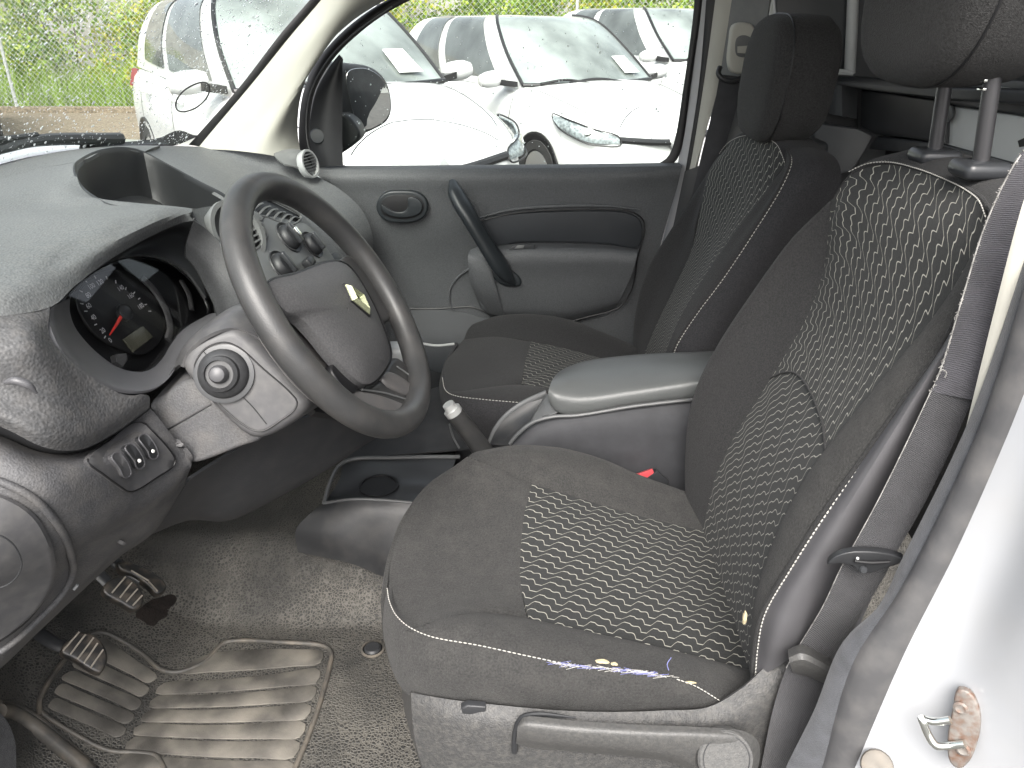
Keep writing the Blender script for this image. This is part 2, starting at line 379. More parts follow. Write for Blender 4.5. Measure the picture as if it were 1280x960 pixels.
def pattern(name, base, line, s=.0186, per=.042, amp=.006, wid=.0006, skew=.62):
    """dark cloth with pale woven wave lines, laid out along the panel's own UV (metres)"""
    m = bpy.data.materials.new(name); m.use_nodes = True; N = m.node_tree.nodes; L = m.node_tree.links; b = N['Principled BSDF']
    b.inputs['Roughness'].default_value = .9; b.inputs['Specular IOR Level'].default_value = .2; b.inputs['Sheen Weight'].default_value = .05
    uv = N.new('ShaderNodeUVMap'); sp = N.new('ShaderNodeSeparateXYZ'); L.new(uv.outputs[0], sp.inputs[0])
    def mth(op, a, c=None, d=None):
        n = N.new('ShaderNodeMath'); n.operation = op
        for i, x in enumerate((a, c, d)):
            if x is None: continue
            if isinstance(x, (int, float)): n.inputs[i].default_value = x
            else: L.new(x, n.inputs[i])
        return n.outputs[0]
    nz = N.new('ShaderNodeTexNoise'); nz.inputs['Scale'].default_value = 28; nz.inputs['Detail'].default_value = 1; L.new(uv.outputs[0], nz.inputs['Vector'])
    wob = mth('MULTIPLY', mth('SUBTRACT', nz.outputs['Fac'], .5), .006)
    u = mth('ADD', sp.outputs[0], wob); v = mth('ADD', sp.outputs[1], mth('MULTIPLY', wob, .6))
    # even and odd lines mirror one another so that they pinch and swell round the cells
    k = 2*math.pi/per
    ph = mth('MULTIPLY', mth('ADD', u, mth('MULTIPLY', v, skew)), k)
    h = mth('MULTIPLY', mth('MAXIMUM', mth('MINIMUM', mth('ADD', mth('MULTIPLY', mth('SINE', ph), 1.0), mth('MULTIPLY', mth('SINE', mth('ADD', mth('MULTIPLY', ph, 2), .9)), .6)), .82), -.95), amp)
    q = mth('DIVIDE', mth('ADD', v, h), s*.78)
    fr = mth('SUBTRACT', q, mth('FLOOR', q)); d = mth('MULTIPLY', mth('ABSOLUTE', mth('SUBTRACT', fr, .5)), s*.78)
    mk = N.new('ShaderNodeMapRange'); mk.interpolation_type = 'SMOOTHSTEP'; L.new(d, mk.inputs['Value'])
    mk.inputs['From Min'].default_value = wid*.55; mk.inputs['From Max'].default_value = wid*1.5; mk.inputs['To Min'].default_value = 1; mk.inputs['To Max'].default_value = 0
    nz2 = N.new('ShaderNodeTexNoise'); nz2.inputs['Scale'].default_value = 1200; L.new(uv.outputs[0], nz2.inputs['Vector'])
    nz3 = N.new('ShaderNodeTexNoise'); nz3.inputs['Scale'].default_value = 420; L.new(uv.outputs[0], nz3.inputs['Vector'])
    mx0 = N.new('ShaderNodeMix'); mx0.data_type = 'RGBA'; L.new(nz3.outputs['Fac'], mx0.inputs['Factor'])
    mx0.inputs[6].default_value = (*[c*.6 for c in base], 1); mx0.inputs[7].default_value = (*[c*1.5 for c in base], 1)
    mx = N.new('ShaderNodeMix'); mx.data_type = 'RGBA'; L.new(mth('MULTIPLY', mk.outputs[0], mth('ADD', .62, mth('MULTIPLY', nz2.outputs['Fac'], .5))), mx.inputs['Factor'])
    L.new(mx0.outputs[2], mx.inputs[6]); mx.inputs[7].default_value = (*line, 1); L.new(mx.outputs[2], b.inputs['Base Color'])
    bp = N.new('ShaderNodeBump'); bp.inputs['Strength'].default_value = .5; bp.inputs['Distance'].default_value = .0006
    L.new(mth('ADD', mth('MULTIPLY', mk.outputs[0], 1.0), mth('MULTIPLY', nz2.outputs['Fac'], .5)), bp.inputs['Height']); L.new(bp.outputs[0], b.inputs['Normal'])
    MAT[name] = m
pattern('wave_cloth', (.027, .028, .028), (.40, .39, .345))
def floor_rubber():
    m = bpy.data.materials.new('floor_rubber'); m.use_nodes = True; N = m.node_tree.nodes; L = m.node_tree.links; b = N['Principled BSDF']
    tc = N.new('ShaderNodeTexCoord')
    def no(scale, det=5):
        t = N.new('ShaderNodeTexNoise'); t.inputs['Scale'].default_value = scale; t.inputs['Detail'].default_value = det; L.new(tc.outputs['Object'], t.inputs['Vector']); return t.outputs['Fac']
    vo = N.new('ShaderNodeTexVoronoi'); vo.feature = 'DISTANCE_TO_EDGE'; vo.inputs['Scale'].default_value = 185; L.new(tc.outputs['Object'], vo.inputs['Vector'])
    e = N.new('ShaderNodeMapRange'); e.inputs['From Min'].default_value = .05; e.inputs['From Max'].default_value = .28; e.inputs['To Min'].default_value = 1; e.inputs['To Max'].default_value = 0; L.new(vo.outputs['Distance'], e.inputs['Value'])
    d = N.new('ShaderNodeMapRange'); d.inputs['From Min'].default_value = .38; d.inputs['From Max'].default_value = .66; d.inputs['To Min'].default_value = .12; d.inputs['To Max'].default_value = .85; L.new(no(6), d.inputs['Value'])
    d2 = N.new('ShaderNodeMath'); d2.operation = 'MULTIPLY'; L.new(d.outputs[0], d2.inputs[0]); L.new(e.outputs[0], d2.inputs[1])
    f = N.new('ShaderNodeMapRange'); f.inputs['From Min'].default_value = .5; f.inputs['From Max'].default_value = .8; f.inputs['To Min'].default_value = 0; f.inputs['To Max'].default_value = .6; L.new(no(16, 8), f.inputs['Value'])
    mxm = N.new('ShaderNodeMath'); mxm.operation = 'MAXIMUM'; L.new(d2.outputs[0], mxm.inputs[0]); L.new(f.outputs[0], mxm.inputs[1])
    mx = N.new('ShaderNodeMix'); mx.data_type = 'RGBA'; mx.inputs[6].default_value = (.022, .022, .021, 1); mx.inputs[7].default_value = (.125, .117, .102, 1)
    L.new(mxm.outputs[0], mx.inputs['Factor']); L.new(mx.outputs[2], b.inputs['Base Color']); b.inputs['Roughness'].default_value = .65
    bp = N.new('ShaderNodeBump'); bp.inputs['Strength'].default_value = .7; bp.inputs['Distance'].default_value = .0015; bp.invert = True; L.new(e.outputs[0], bp.inputs['Height']); L.new(bp.outputs[0], b.inputs['Normal'])
    MAT['floor_rubber'] = m
floor_rubber()
mat('heel_pad_rubber', (.085, .08, .072), .62, [('noise', 60, .3, .003), ('noise', 500, .4, .0008)], (14, .5), .4, dust=((.21, .193, .163), 13, .85))
mat('ridge_rubber', (.06, .057, .052), .55, [('noise', 90, .2, .001)], (12, .3), dust=((.25, .21, .16), 25, .5))
# ------------------------------------------------------------------ van body: floor, pillars, glass, bulkhead, roof
def zf(x, y):
    s = lambda t: np.clip(t, 0, 1)**2*(3-2*np.clip(t, 0, 1))
    d = -.62-x; r = .025*np.log1p(np.exp(np.clip(d/.025, -30, 30)))*.6
    r = .42*np.tanh(r/.42)
    t = .13*s((y-.60)/.13)
    w = .10*s((.30-y+(-.70-x)*1.25)/.10)*s((-.66-x)/.08)
    return .42+np.maximum(r, t)+w
def at_floor(px, py, lift=0.0):
    d = ray(px, py); t = .2
    while t < 4:
        p = CAM+d*t
        if p[2] <= zf(p[0], p[1]): break
        t += .004
    lo, hi = t-.004, t
    for _ in range(20):
        m = (lo+hi)/2; p = CAM+d*m
        if p[2] <= zf(p[0], p[1]): hi = m
        else: lo = m
    return CAM+d*hi+np.array([0, 0, lift])
xs, ys = np.linspace(-1.25, 1.0, 226), np.linspace(.0, 1.5, 151)
G = np.zeros((226, 151, 3)); G[..., 0] = xs[:, None]; G[..., 1] = ys[None, :]; G[..., 2] = zf(G[..., 0], G[..., 1])
floor = structure('floor', MB().grid(G, 0.01, out=(0, 0, 1)), 'floor_rubber')
# moulded heel pad: separate raised bars, a rim round them
pad = thing('heel_pad', 'dusty ribbed rubber heel pad moulded in the floor below the pedals', 'heel pad', at_floor(230, 880))
def bar(poly, h=.004):
    P = [at_floor(x, y) for x, y in poly]; c = np.mean(P, 0); Q = []
    k = len(P)
    C = crom(P, 44, closed=True)
    return MB().prism([p+np.array([0, 0, h]) for p in C], (0, 0, -h-.004), .0012, 2)
fold = [(208, 836), (196, 852), (187, 869), (178, 886), (168, 903), (158, 920), (148, 940), (138, 962)]
rite = [(408, 812), (404, 834), (400, 856), (393, 878), (386, 901), (379, 925), (371, 950), (362, 978)]
def edge(a, b, k=5, bow=0.0): return [(a[0]+(b[0]-a[0])*t, a[1]+(b[1]-a[1])*t+bow*math.sin(math.pi*t)) for t in np.linspace(0, 1, k)]
for k in range(7):
    a, c, e, g = fold[k], fold[k+1], rite[k], rite[k+1]; w = RNG.normal(0, 1.2, 4)
    if k == 0: poly = edge((262, 818), (e[0]-8, e[1]+2), 5, -4)+[(e[0]-3, e[1]+6)]+edge((g[0]-5, g[1]-4), (226, 842), 6, 2)+[(236, 830)]
    else: poly = edge((a[0]+10, a[1]+2), (e[0]-8, e[1]+2+w[0]*.4), 6, 3)+[(e[0]-3, e[1]+7)]+edge((g[0]-5, g[1]-2), (c[0]+10+w[1], c[1]-1), 6, 3)+[(c[0]+7, c[1]-5)]
    part('heel_bar', bar(poly, .0022), 'heel_pad_rubber', pad)
lefts = [(122, 795), (100, 818), (84, 836), (70, 852), (62, 870), (54, 888)]
ends = [(198, 842), (188, 858), (179, 875), (170, 892), (160, 909), (150, 926)]
for k in range(5):
    a, c, e, g = lefts[k], lefts[k+1], ends[k], ends[k+1]
    poly = edge((a[0]+8, a[1]+3), (e[0]-5, e[1]-1), 5)+[(e[0]-1, e[1]+4)]+edge((g[0]-3, g[1]-4), (c[0]+10, c[1]-1), 5)+[(c[0]+6, c[1]-4)]
    part('toe_bar', bar(poly, .0022), 'heel_pad_rubber', pad)
fl = lambda pts, l=.003: [at_floor(x, y, l) for x, y in pts]
part('rim', MB().tube(fl([(50, 895), (50, 876), (58, 858), (80, 826), (110, 795), (128, 791), (150, 800), (178, 818), (203, 838), (225, 840), (255, 828), (268, 815), (280, 804), (300, 801), (350, 803), (405, 808), (414, 816), (412, 835), (400, 880), (384, 925), (366, 968)], .0008), .0042, 10, 160), 'ridge_rubber', pad)
part('rim', MB().tube(fl([(50, 890), (80, 910), (135, 938), (170, 941), (195, 945), (208, 965)], .0008), .0038, 10, 60), 'ridge_rubber', pad)
ar = thing('wheel_arch_edge', 'raised rubber edge of the floor mat round the wheel arch', 'mat edge', at_floor(60, 880))
part('ridge', MB().tube(fl([(-30, 790), (0, 892), (14, 893), (40, 908), (75, 935), (110, 965), (140, 1000)][1:], .004), .011, 12, 60), 'ridge_rubber', ar)
part('serrated_strip', MB().tube(fl([(0, 880), (18, 882), (45, 897), (80, 925), (118, 960)], .002), .004, 8, 50), 'ridge_rubber', ar)
wpp = 0
cp = MB().grid(loft([fl([(-20, 905), (10, 912), (25, 940), (28, 990)], .03), fl([(-40, 960), (-20, 960), (-10, 970), (0, 1000)], .05)], 24, 10), .004)
part('carpet', cp, 'carpet', ar)
st = thing('mat_stud', 'round black stud fixing the floor mat beside the driver seat', 'stud', at_floor(466, 812))
part('cap', MB().lathe([(.016, 0), (.016, .004), (.012, .007), (.004, .006)], at_floor(466, 812), (0, 0, 1), 20), 'black_plastic', st)
part('ring', MB().lathe([(.021, 0), (.022, .003), (.018, .004), (.018, 0)], at_floor(466, 812), (0, 0, 1), 20), 'ridge_rubber', st)
wear = MB().prism([p for p in crom(fl([(176, 760), (190, 750), (204, 746), (214, 743), (221, 747), (219, 755), (212, 762), (208, 771), (199, 776), (192, 783), (184, 781), (178, 776), (170, 772), (171, 765)], .0012), 50, True)], (0, 0, -.004), .001)
part('worn_patch', wear, 'rusty_dirt', floor)

body = thing('van_body', 'white van body shell with beige pillar trims around the cabin', 'van body', np.array([.4, .74, .3]))
def P(name, mb, m, parent=body, **k): return part(name, mb, m, parent, **k)
P('firewall', MB().box((-1.2, .74, .62), (.04, 1.5, .76)), 'black_plastic'); P('kick_panel', MB().box((-.93, .0, .7), (.56, .03, .85)), 'black_plastic'); P('dash_light_block', MB().box((-.9, .75, 1.0), (.5, 1.25, .2), .02), 'black_plastic'); P('kick_panel', MB().box((-.85, 1.47, .7), (.7, .03, .85)), 'black_plastic')  # unseen boxes added to keep outside light out of the footwell
P('roof', MB().box((.9, .74, 1.80), (2.6, 1.5, .03), .01), 'roof_liner')
P('cargo_wall', MB().box((1.45, 1.49, 1.1), (1.6, .03, 1.4)), 'bulkhead_grey'); P('cargo_wall', MB().box((1.62, -.02, 1.1), (1.3, .03, 1.4)), 'cargo_wall')
P('rear_wall', MB().box((2.2, .74, 1.1), (.03, 1.5, 1.4)), 'cargo_wall'); P('cargo_floor', MB().box((1.6, .74, .55), (1.3, 1.5, .03)), 'cargo_wall')
# windscreen
wr = [(236, 181, 1.37), (300, 108, 1.37), (350, 43, 1.365), (392, -6, 1.36), (470, -110, 1.32)]
base = [pt((236, 181, 1.37)), pt((200, 180, 1.24)), pt((160, 181, 1.12)), pt((60, 190, .93)), pt((0, 204, .80)), pt((-90, 231, .62))]
b5 = base[-1]; base += [np.array([b5[0]+.06, .42, b5[2]]), np.array([b5[0]+.17, .2, b5[2]-.01]), np.array([b5[0]+.26, .08, b5[2]-.03])]
top = pt((470, -110, 1.32)); header = [top, np.array([top[0]-.07, 1.0, top[2]+.03]), np.array([top[0]-.09, .72, top[2]+.035]), np.array([top[0]-.07, .44, top[2]+.03]), np.array([top[0], .12, top[2]])]
WG = loft([base, header], 60, 30, puff=.02, out=(-1, 0, 1))
ws = P('windscreen', MB().grid(WG, .004), 'window_glass')
# rain drops on the outside of the windscreen
NW = gnormals(WG); NW = NW if NW[..., 0].mean() < 0 else -NW
dm = MB()
for _ in range(5200):
    i = RNG.uniform(0, 36); j = RNG.uniform(0, 28.9)
    i0, j0 = int(i), int(j); p = WG[i0, j0]*(1-(j-j0))+WG[i0, j0+1]*(j-j0)+(WG[i0+1, j0]-WG[i0, j0])*(i-i0); n = NW[i0, j0]
    p = p+n*.0002
    r = min(.0036, .00105*math.exp(RNG.normal(0, .42))); u = unit(np.cross(n, [0, 1, 0])); w = np.cross(n, u); el = RNG.uniform(1, 1.5)
    V = [p+n*r*.65]+[p+n*r*.4+.7*r*(el*math.cos(t)*u+math.sin(t)*w) for t in np.linspace(0, 2*math.pi, 6, endpoint=False)]+[p+r*(el*math.cos(t)*u+math.sin(t)*w) for t in np.linspace(0, 2*math.pi, 6, endpoint=False)]
    dm.add(V, [(0, 1+k, 1+(k+1) % 6) for k in range(6)]+[(1+k, 7+k, 7+(k+1) % 6, 1+(k+1) % 6) for k in range(6)]+[tuple(range(12, 6, -1))])
part('raindrops', dm, 'water_drop', ws, kind='stuff', sharp=80)
P('windscreen_seal', MB().grid(loft([wr, [(x+13, y+2, z+.004) for x, y, z in wr]], 30, 6, puff=.003), .01), 'rubber_seal')
P('windscreen_seal', MB().grid(loft([[(100, 187, 1.0), (150, 185, 1.12), (200, 184, 1.26), (225, 180, 1.33), (250, 168, 1.375)], [(100, 181, 1.02), (150, 178, 1.14), (200, 172, 1.28), (225, 163, 1.345), (244, 170, 1.37)]], 30, 4), .005), 'rubber_seal')
# small round inspection sticker on the glass
stc = [(220, 134), (221, 125), (228, 115), (240, 107), (252, 103), (260, 105), (262, 113), (257, 124), (246, 134), (234, 139), (224, 139)]
def on_glass(px, py, lift=.003):
    d = ray(px, py); best = min(((np.linalg.norm(np.cross(WG[i, j]-CAM, d))/np.linalg.norm(d), i, j) for i in range(60) for j in range(30)))
    q = WG[best[1], best[2]]; n = NW[best[1], best[2]]; return CAM+d*(np.dot(q-n*lift-CAM, n)/np.dot(d, n))
cc = on_glass(241, 121); cn = unit(NW[np.unravel_index(np.argmin(np.linalg.norm(WG-cc, axis=2)), WG.shape[:2])])
sp_ = [onp(x, y, cc, cn) for x, y in stc]
sk = part('inspection_sticker', MB().tube(sp_, .0016, 8, 60, closed=True), 'rubber_seal', ws)
# A pillar trim on the passenger side
ap = [[(244, 186, 1.375), (308, 112, 1.372), (360, 46, 1.37), (402, -4, 1.365), (480, -108, 1.33)],
      [(290, 188, 1.36), (345, 120, 1.36), (392, 52, 1.355), (430, 4, 1.35), (500, -90, 1.32)],
      [(325, 192, 1.35), (352, 150, 1.36), (388, 88, 1.365), (432, 26, 1.37), (478, -14, 1.37), (540, -70, 1.35)],
      [(350, 196, 1.37), (362, 150, 1.40), (378, 104, 1.41), (404, 62, 1.42), (440, 26, 1.425), (490, -8, 1.43), (550, -45, 1.42)],
      [(377, 200, 1.42), (372, 160, 1.45), (377, 116, 1.46), (396, 72, 1.47), (430, 34, 1.475), (478, 2, 1.48), (540, -30, 1.47)]]
P('pillar_trim', MB().grid(loft(ap, 50, 26), .006), 'pillar_trim')
# B pillar on the passenger side
def strip(name, l, r, m, Y1, Y2, puff=.002, n=30, mm=6): return P(name, MB().grid(loft([[(x, y, Y1) for x, y in l], [(x, y, Y2) for x, y in r]], n, mm, puff=puff), .008), m)
strip('jamb', [(877, -30), (863, 103), (847, 206), (838, 260), (820, 330)], [(886, -30), (875, 103), (859, 206), (850, 260), (832, 330)], 'van_white_paint', 1.50, 1.49)
strip('door_seal', [(885, -30), (874, 103), (858, 206), (848, 262), (830, 335)], [(899, -30), (881, 103), (864, 206), (856, 262), (842, 335)], 'rubber_seal', 1.485, 1.475, .005)
strip('pillar_trim', [(898, -30), (880, 103), (863, 206), (861, 214)], [(920, -30), (899, 103), (870, 206), (867, 216)], 'pillar_trim', 1.47, 1.45, .006)
strip('pillar_trim', [(918, -30), (899, 90), (880, 190), (868, 250), (830, 420)], [(968, -30), (952, 60), (940, 120), (925, 250), (900, 420)], 'grey_plastic', 1.452, 1.40, .003)
P('pillar_foot', MB().grid(loft([[(856, 214, 1.46), (842, 280, 1.46), (815, 400, 1.46)], [(880, 205, 1.44), (868, 280, 1.44), (850, 400, 1.44)]], 16, 6, puff=.004), .01), 'black_plastic')
# bulkhead behind the seats
bx = lambda pts, X=.84: [at(x, y, X=X) for x, y in pts]
bh = thing('cargo_bulkhead', 'dark steel ladder bulkhead with white metal panel behind the seats', 'bulkhead', np.array([.86, .74, .55]))
B = lambda name, mb, m, **k: part(name, mb, m, bh, **k)
B('backing_panel', MB().prism(bx([(935, -60), (1500, -60), (1500, 330), (985, 330)], .93), (.02, 0, 0)), 'bulkhead_dark')
B('side_panel', MB().prism([at(x, y, Y=1.455) for x, y in [(966, -40), (1060, -40), (1060, 86), (976, 84)]], (0, .02, 0), .006), 'bulkhead_grey')
B('post', MB().tube([(1068, -40, 1.44), (1065, 30, 1.44), (1062, 92, 1.44)], .013, 10, 20), 'bulkhead_white')
B('lip', MB().tube([(990, 86, 1.44), (1030, 88, 1.44), (1066, 92, 1.43)], .007, 8, 12), 'bulkhead_white'); B('lower_backing', MB().prism([at(x, y, Y=1.45) for x, y in [(976, 92), (1070, 96), (1076, 240), (960, 240)]], (0, .02, 0)), 'bulkhead_dark')
B('cross_rail', MB().prism([at(1028, 93, Y=1.43), at(1066, 96, Y=1.41)]+bx([(1180, 108), (1300, 112), (1300, 132), (1180, 126)], .82)+[at(1066, 110, Y=1.41), at(1028, 106, Y=1.43)], (.04, 0, 0), .006), 'bulkhead_dark')
B('drum', MB().grid(loft([[(1034, 107, 1.43), (1036, 142, 1.43)], [(1050, 106, 1.39), (1051, 145, 1.39)], [(1072, 110, 1.42), (1071, 149, 1.42)]], 10, 10), .01), 'bulkhead_grey')
B('lower_panel', MB().prism([(1020, 152, 1.42), (1072, 160, 1.40), (1094, 168, 1.38), (1078, 196, 1.38), (1066, 215, 1.38), (1010, 225, 1.42)], (0, .03, 0), .006), 'bulkhead_grey')
B('mid_panel', MB().prism([at(1076, 112, Y=1.41), at(1182, 126, X=.84), at(1180, 180, X=.84), at(1095, 168, Y=1.39), at(1074, 158, Y=1.41)], (.02, 0, 0), .005), 'bulkhead_dark')
B('lower_rail', MB().prism(bx([(1096, 170), (1180, 180), (1290, 210), (1290, 226), (1180, 196), (1085, 186)], .845), (.03, 0, 0), .004), 'bulkhead_dark')
B('upper_strip', MB().prism(bx([(1190, 93), (1310, 104), (1310, 125), (1187, 111)], .855), (.01, 0, 0), .003), 'bulkhead_grey')
B('slot_plate', MB().prism(bx([(1246, 108), (1262, 110), (1256, 120), (1242, 118)], .852), (.01, 0, 0), .002), 'bulkhead_white')
B('white_panel', MB().prism(bx([(1184, 132), (1310, 150), (1310, 216), (1178, 181)], .85), (.012, 0, 0), .003), 'bulkhead_white')
B('divider_rail', MB().prism(bx([(1187, 113), (1310, 127), (1310, 149), (1185, 131)], .845), (.02, 0, 0), .005), 'bulkhead_dark')
B('slot', MB().prism([at(x, y, X=.8485) for x, y in [(1272, 176), (1281, 172), (1285, 182), (1274, 184)]], (.002, 0, 0)), 'gauge_black')
B('bolt', MB().lathe([(.016, 0), (.016, .004), (.008, .006), (.007, .003)], at(1187, 142, X=.845), (-1, 0, 0), 20), 'bulkhead_grey')
B('hook', MB().tube(bx([(1152, 128), (1146, 140), (1139, 152), (1131, 155), (1128, 148)], .85), .006, 10, 24).tube(bx([(1158, 130), (1154, 144), (1147, 156)], .85), .004, 8, 12), 'bulkhead_grey')
# near B pillar, sill side
nb = thing('near_door_pillar', 'white door pillar with rubber seal and beige trim beside the driver seat', 'door pillar', at(1150, 960, Y=0))
J = lambda name, mb, m, **k: part(name, mb, m, nb, **k)
inn = [(1330, 370, .03), (1283, 485, .03), (1259, 545, .03), (1197, 685, .03), (1130, 818, .03), (1072, 952, .03), (1045, 1015, .03)]
J('painted_jamb', MB().grid(loft([inn, [(1400, 370, .0), (1345, 485, .0), (1310, 560, .0), (1262, 685, .0), (1200, 818, .0), (1150, 952, .0), (1120, 1020, .0)],
   [(1470, 370, -.05), (1420, 485, -.05), (1385, 560, -.05), (1335, 685, -.05), (1278, 818, -.045), (1250, 952, -.045), (1240, 1030, -.045)],
   [(1560, 370, -.11), (1500, 560, -.11), (1450, 700, -.11), (1420, 830, -.11), (1400, 1040, -.11)]], 50, 30), .004), 'van_white_paint')
J('rubber_seal', MB().grid(loft([[(1290, 330, .055), (1236, 500, .055), (1213, 560, .055), (1126, 735, .05), (1067, 827, .05), (1030, 952, .05), (1015, 1010, .05)], inn], 60, 12, puff=.008), .004), 'seal_rubber_grey')
J('carpet_edge', MB().grid(loft([[(1288, 300, .075), (1226, 490, .075), (1190, 575, .075), (1128, 700, .07), (1098, 762, .07), (1055, 800, .07), (1017, 889, .07), (980, 965, .07), (960, 1020, .07)], [(1300, 330, .055), (1236, 500, .055), (1213, 560, .055), (1126, 735, .05), (1067, 827, .05), (1030, 952, .05), (1015, 1010, .05)]], 60, 10, puff=.004), .006), 'seal_carpet')
J('pillar_trim', MB().grid(loft([[(1292, 215, .08), (1276, 262, .08), (1240, 400, .08), (1206, 540, .08)], [(1312, 240, .074), (1288, 300, .074), (1256, 420, .074), (1216, 541, .074)]], 30, 6, puff=.002), .004), 'pillar_trim')
J('inner_panel', MB().grid(loft([[(1290, 330, .12), (1215, 540, .12), (1120, 720, .12), (1060, 830, .12), (1000, 1000, .12)], [(1300, 330, .07), (1226, 540, .07), (1150, 720, .07), (1100, 830, .07), (1040, 1000, .07)]], 20, 4), .004), 'bulkhead_dark')
s0, sn = at(1190, 912, Y=-.022), unit((-.55, -.8, .15))
so = lambda pts, l=0: [onp(x, y, s0+sn*l, sn) for x, y in pts]
J('striker_plate', MB().prism(crom(so([(1198, 862), (1212, 866), (1222, 880), (1226, 905), (1220, 935), (1210, 955), (1198, 962), (1188, 955), (1184, 930), (1190, 890)], .004), 40, True), -sn*.006, .002), 'rust_metal')
J('striker_loop', MB().tube(so([(1188, 900), (1168, 902), (1152, 898)], .012)+so([(1152, 898), (1160, 918), (1170, 932)], .014)+so([(1186, 932), (1206, 930)], .008), .0035, 10, 40), 'chrome')
for q in ((1201, 884), (1204, 936)): J('screw', MB().lathe([(.006, 0), (.006, .002), (.004, .003), (.002, .002)], so([q], .004)[0], sn, 14), 'rust_metal')
J('grommet', MB().lathe([(.015, 0), (.014, .003), (.010, .004), (.002, .003)], at(1096, 957, Y=.012), (-.3, -.6, .6), 20), 'ridge_rubber')
# ------------------------------------------------------------------ dashboard
dash = thing('dashboard', 'dark grey moulded dashboard with open top tray and instrument hood', 'dashboard', np.array([-.6, .7, .75]))
D = lambda name, mb, m, parent=dash, **k: part(name, mb, m, parent, **k)
lip = [(-90, 400, .14), (0, 395, .17), (62, 384, .22), (94, 357, .285), (140, 323, .385), (187, 296, .475), (229, 278, .548), (242, 276, .56)]
D('far_edge', MB().grid(loft([[(-90, 233, .62), (0, 207, .80), (60, 192, .93), (110, 185, 1.02), (160, 182, 1.12), (200, 182, 1.22)],
   [(-90, 239, .59), (0, 215, .75), (55, 200, .86), (105, 190, .95), (145, 183.5, 1.05), (165, 183, 1.09), (188, 186, 1.12)],
   [(-90, 246, .56), (0, 224, .70), (50, 211, .79), (104, 200, .86), (128, 189.5, .955), (156, 186.5, 1.02), (178, 191, 1.06)]], 60, 14), .006), 'dash_plastic')
padc = [[(-90, 246, .56), (0, 224, .70), (50, 211, .79), (80, 205, .83), (104, 200, .86)],
        [(-90, 263, .46), (0, 245, .58), (50, 233, .65), (80, 222, .70), (95, 213, .73)],
        [(-90, 285, .37), (0, 268, .48), (60, 258, .55), (95, 244, .60), (118, 246, .62)],
        [(-90, 310, .29), (0, 290, .38), (80, 270, .46), (150, 260, .53), (215, 258, .585), (236, 260, .60)],
        [(-90, 340, .22), (0, 322, .275), (40, 317, .30), (90, 297, .37), (140, 278, .435), (205, 259, .545), (240, 262, .585)],
        [(-90, 365, .17), (0, 350, .22), (35, 343, .245), (80, 322, .315), (140, 293, .405), (200, 266, .51), (240, 265, .575)],
        [(-90, 385, .15), (0, 372, .185), (45, 362, .225), (86, 340, .29), (140, 308, .383), (193, 280, .475), (236, 268, .56)],
        lip]
D('top_pad', MB().grid(loft(padc, 70, 70), .006), 'dash_plastic')
# underside of the hood
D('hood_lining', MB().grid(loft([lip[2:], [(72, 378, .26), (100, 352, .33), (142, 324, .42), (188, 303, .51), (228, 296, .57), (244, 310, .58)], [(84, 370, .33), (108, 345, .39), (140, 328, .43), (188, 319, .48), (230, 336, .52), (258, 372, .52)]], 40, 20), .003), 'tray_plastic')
D('hood_end', MB().grid(loft([[(242, 274, .56), (243, 285, .565), (240, 300, .57)], [(234, 278, .565), (234, 288, .575), (232, 300, .58)]], 10, 5), .004), 'dash_plastic')
faceB = [lip[:3], [(-90, 432, .12), (0, 440, .14), (40, 430, .16), (64, 424, .195)], [(-90, 465, .112), (0, 490, .13), (60, 484, .155), (110, 484, .205), (150, 492, .235)],
         [(-90, 495, .108), (0, 520, .115), (50, 540, .125), (100, 545, .16), (145, 522, .215), (186, 495, .27)],
         [(-90, 505, .112), (0, 533, .12), (55, 559, .13), (100, 562, .165), (145, 540, .22), (187, 509, .275)]]
D('front_face', MB().grid(loft(faceB, 50, 40), .006), 'dash_face_plastic')
D('face_underside', MB().grid(loft([faceB[-1], [(-90, 515, .16), (0, 545, .17), (55, 568, .18), (100, 568, .21), (145, 545, .26), (190, 514, .31)]], 40, 6), .003), 'black_plastic')
D('vent_notch', MB().tube([(6, 478, .128), (20, 476, .126), (36, 482, .128), (46, 492, .13)], [.002, .004, .004, .001], 10, 20), 'bezel_plastic')
# top tray: a bowl sunk in the pad
lipc = crom([(95, 213, .73), (104, 200, .86), (128, 189.5, .955), (156, 186.5, 1.02), (178, 191, 1.06), (205, 205, 1.05), (245, 227, .98), (285, 250, .90), (262, 262, .80), (215, 262, .62), (150, 260, .56), (118, 246, .62), (101, 230, .68)], 80, True)
cen = lipc.mean(0)
def ring(k, dz): return (lipc-cen)*np.array([k, k, 1])+cen+np.array([0, 0, dz])
TR = np.stack([ring(1.015, .004), ring(1.0, .002), ring(.985, -.008), ring(.965, -.06), ring(.92, -.085), ring(.6, -.09), ring(.02, -.091)], 1)
tray = D('top_tray', MB().grid(TR, .003, closed=True, out=(0, 0, 1)), 'tray_plastic')
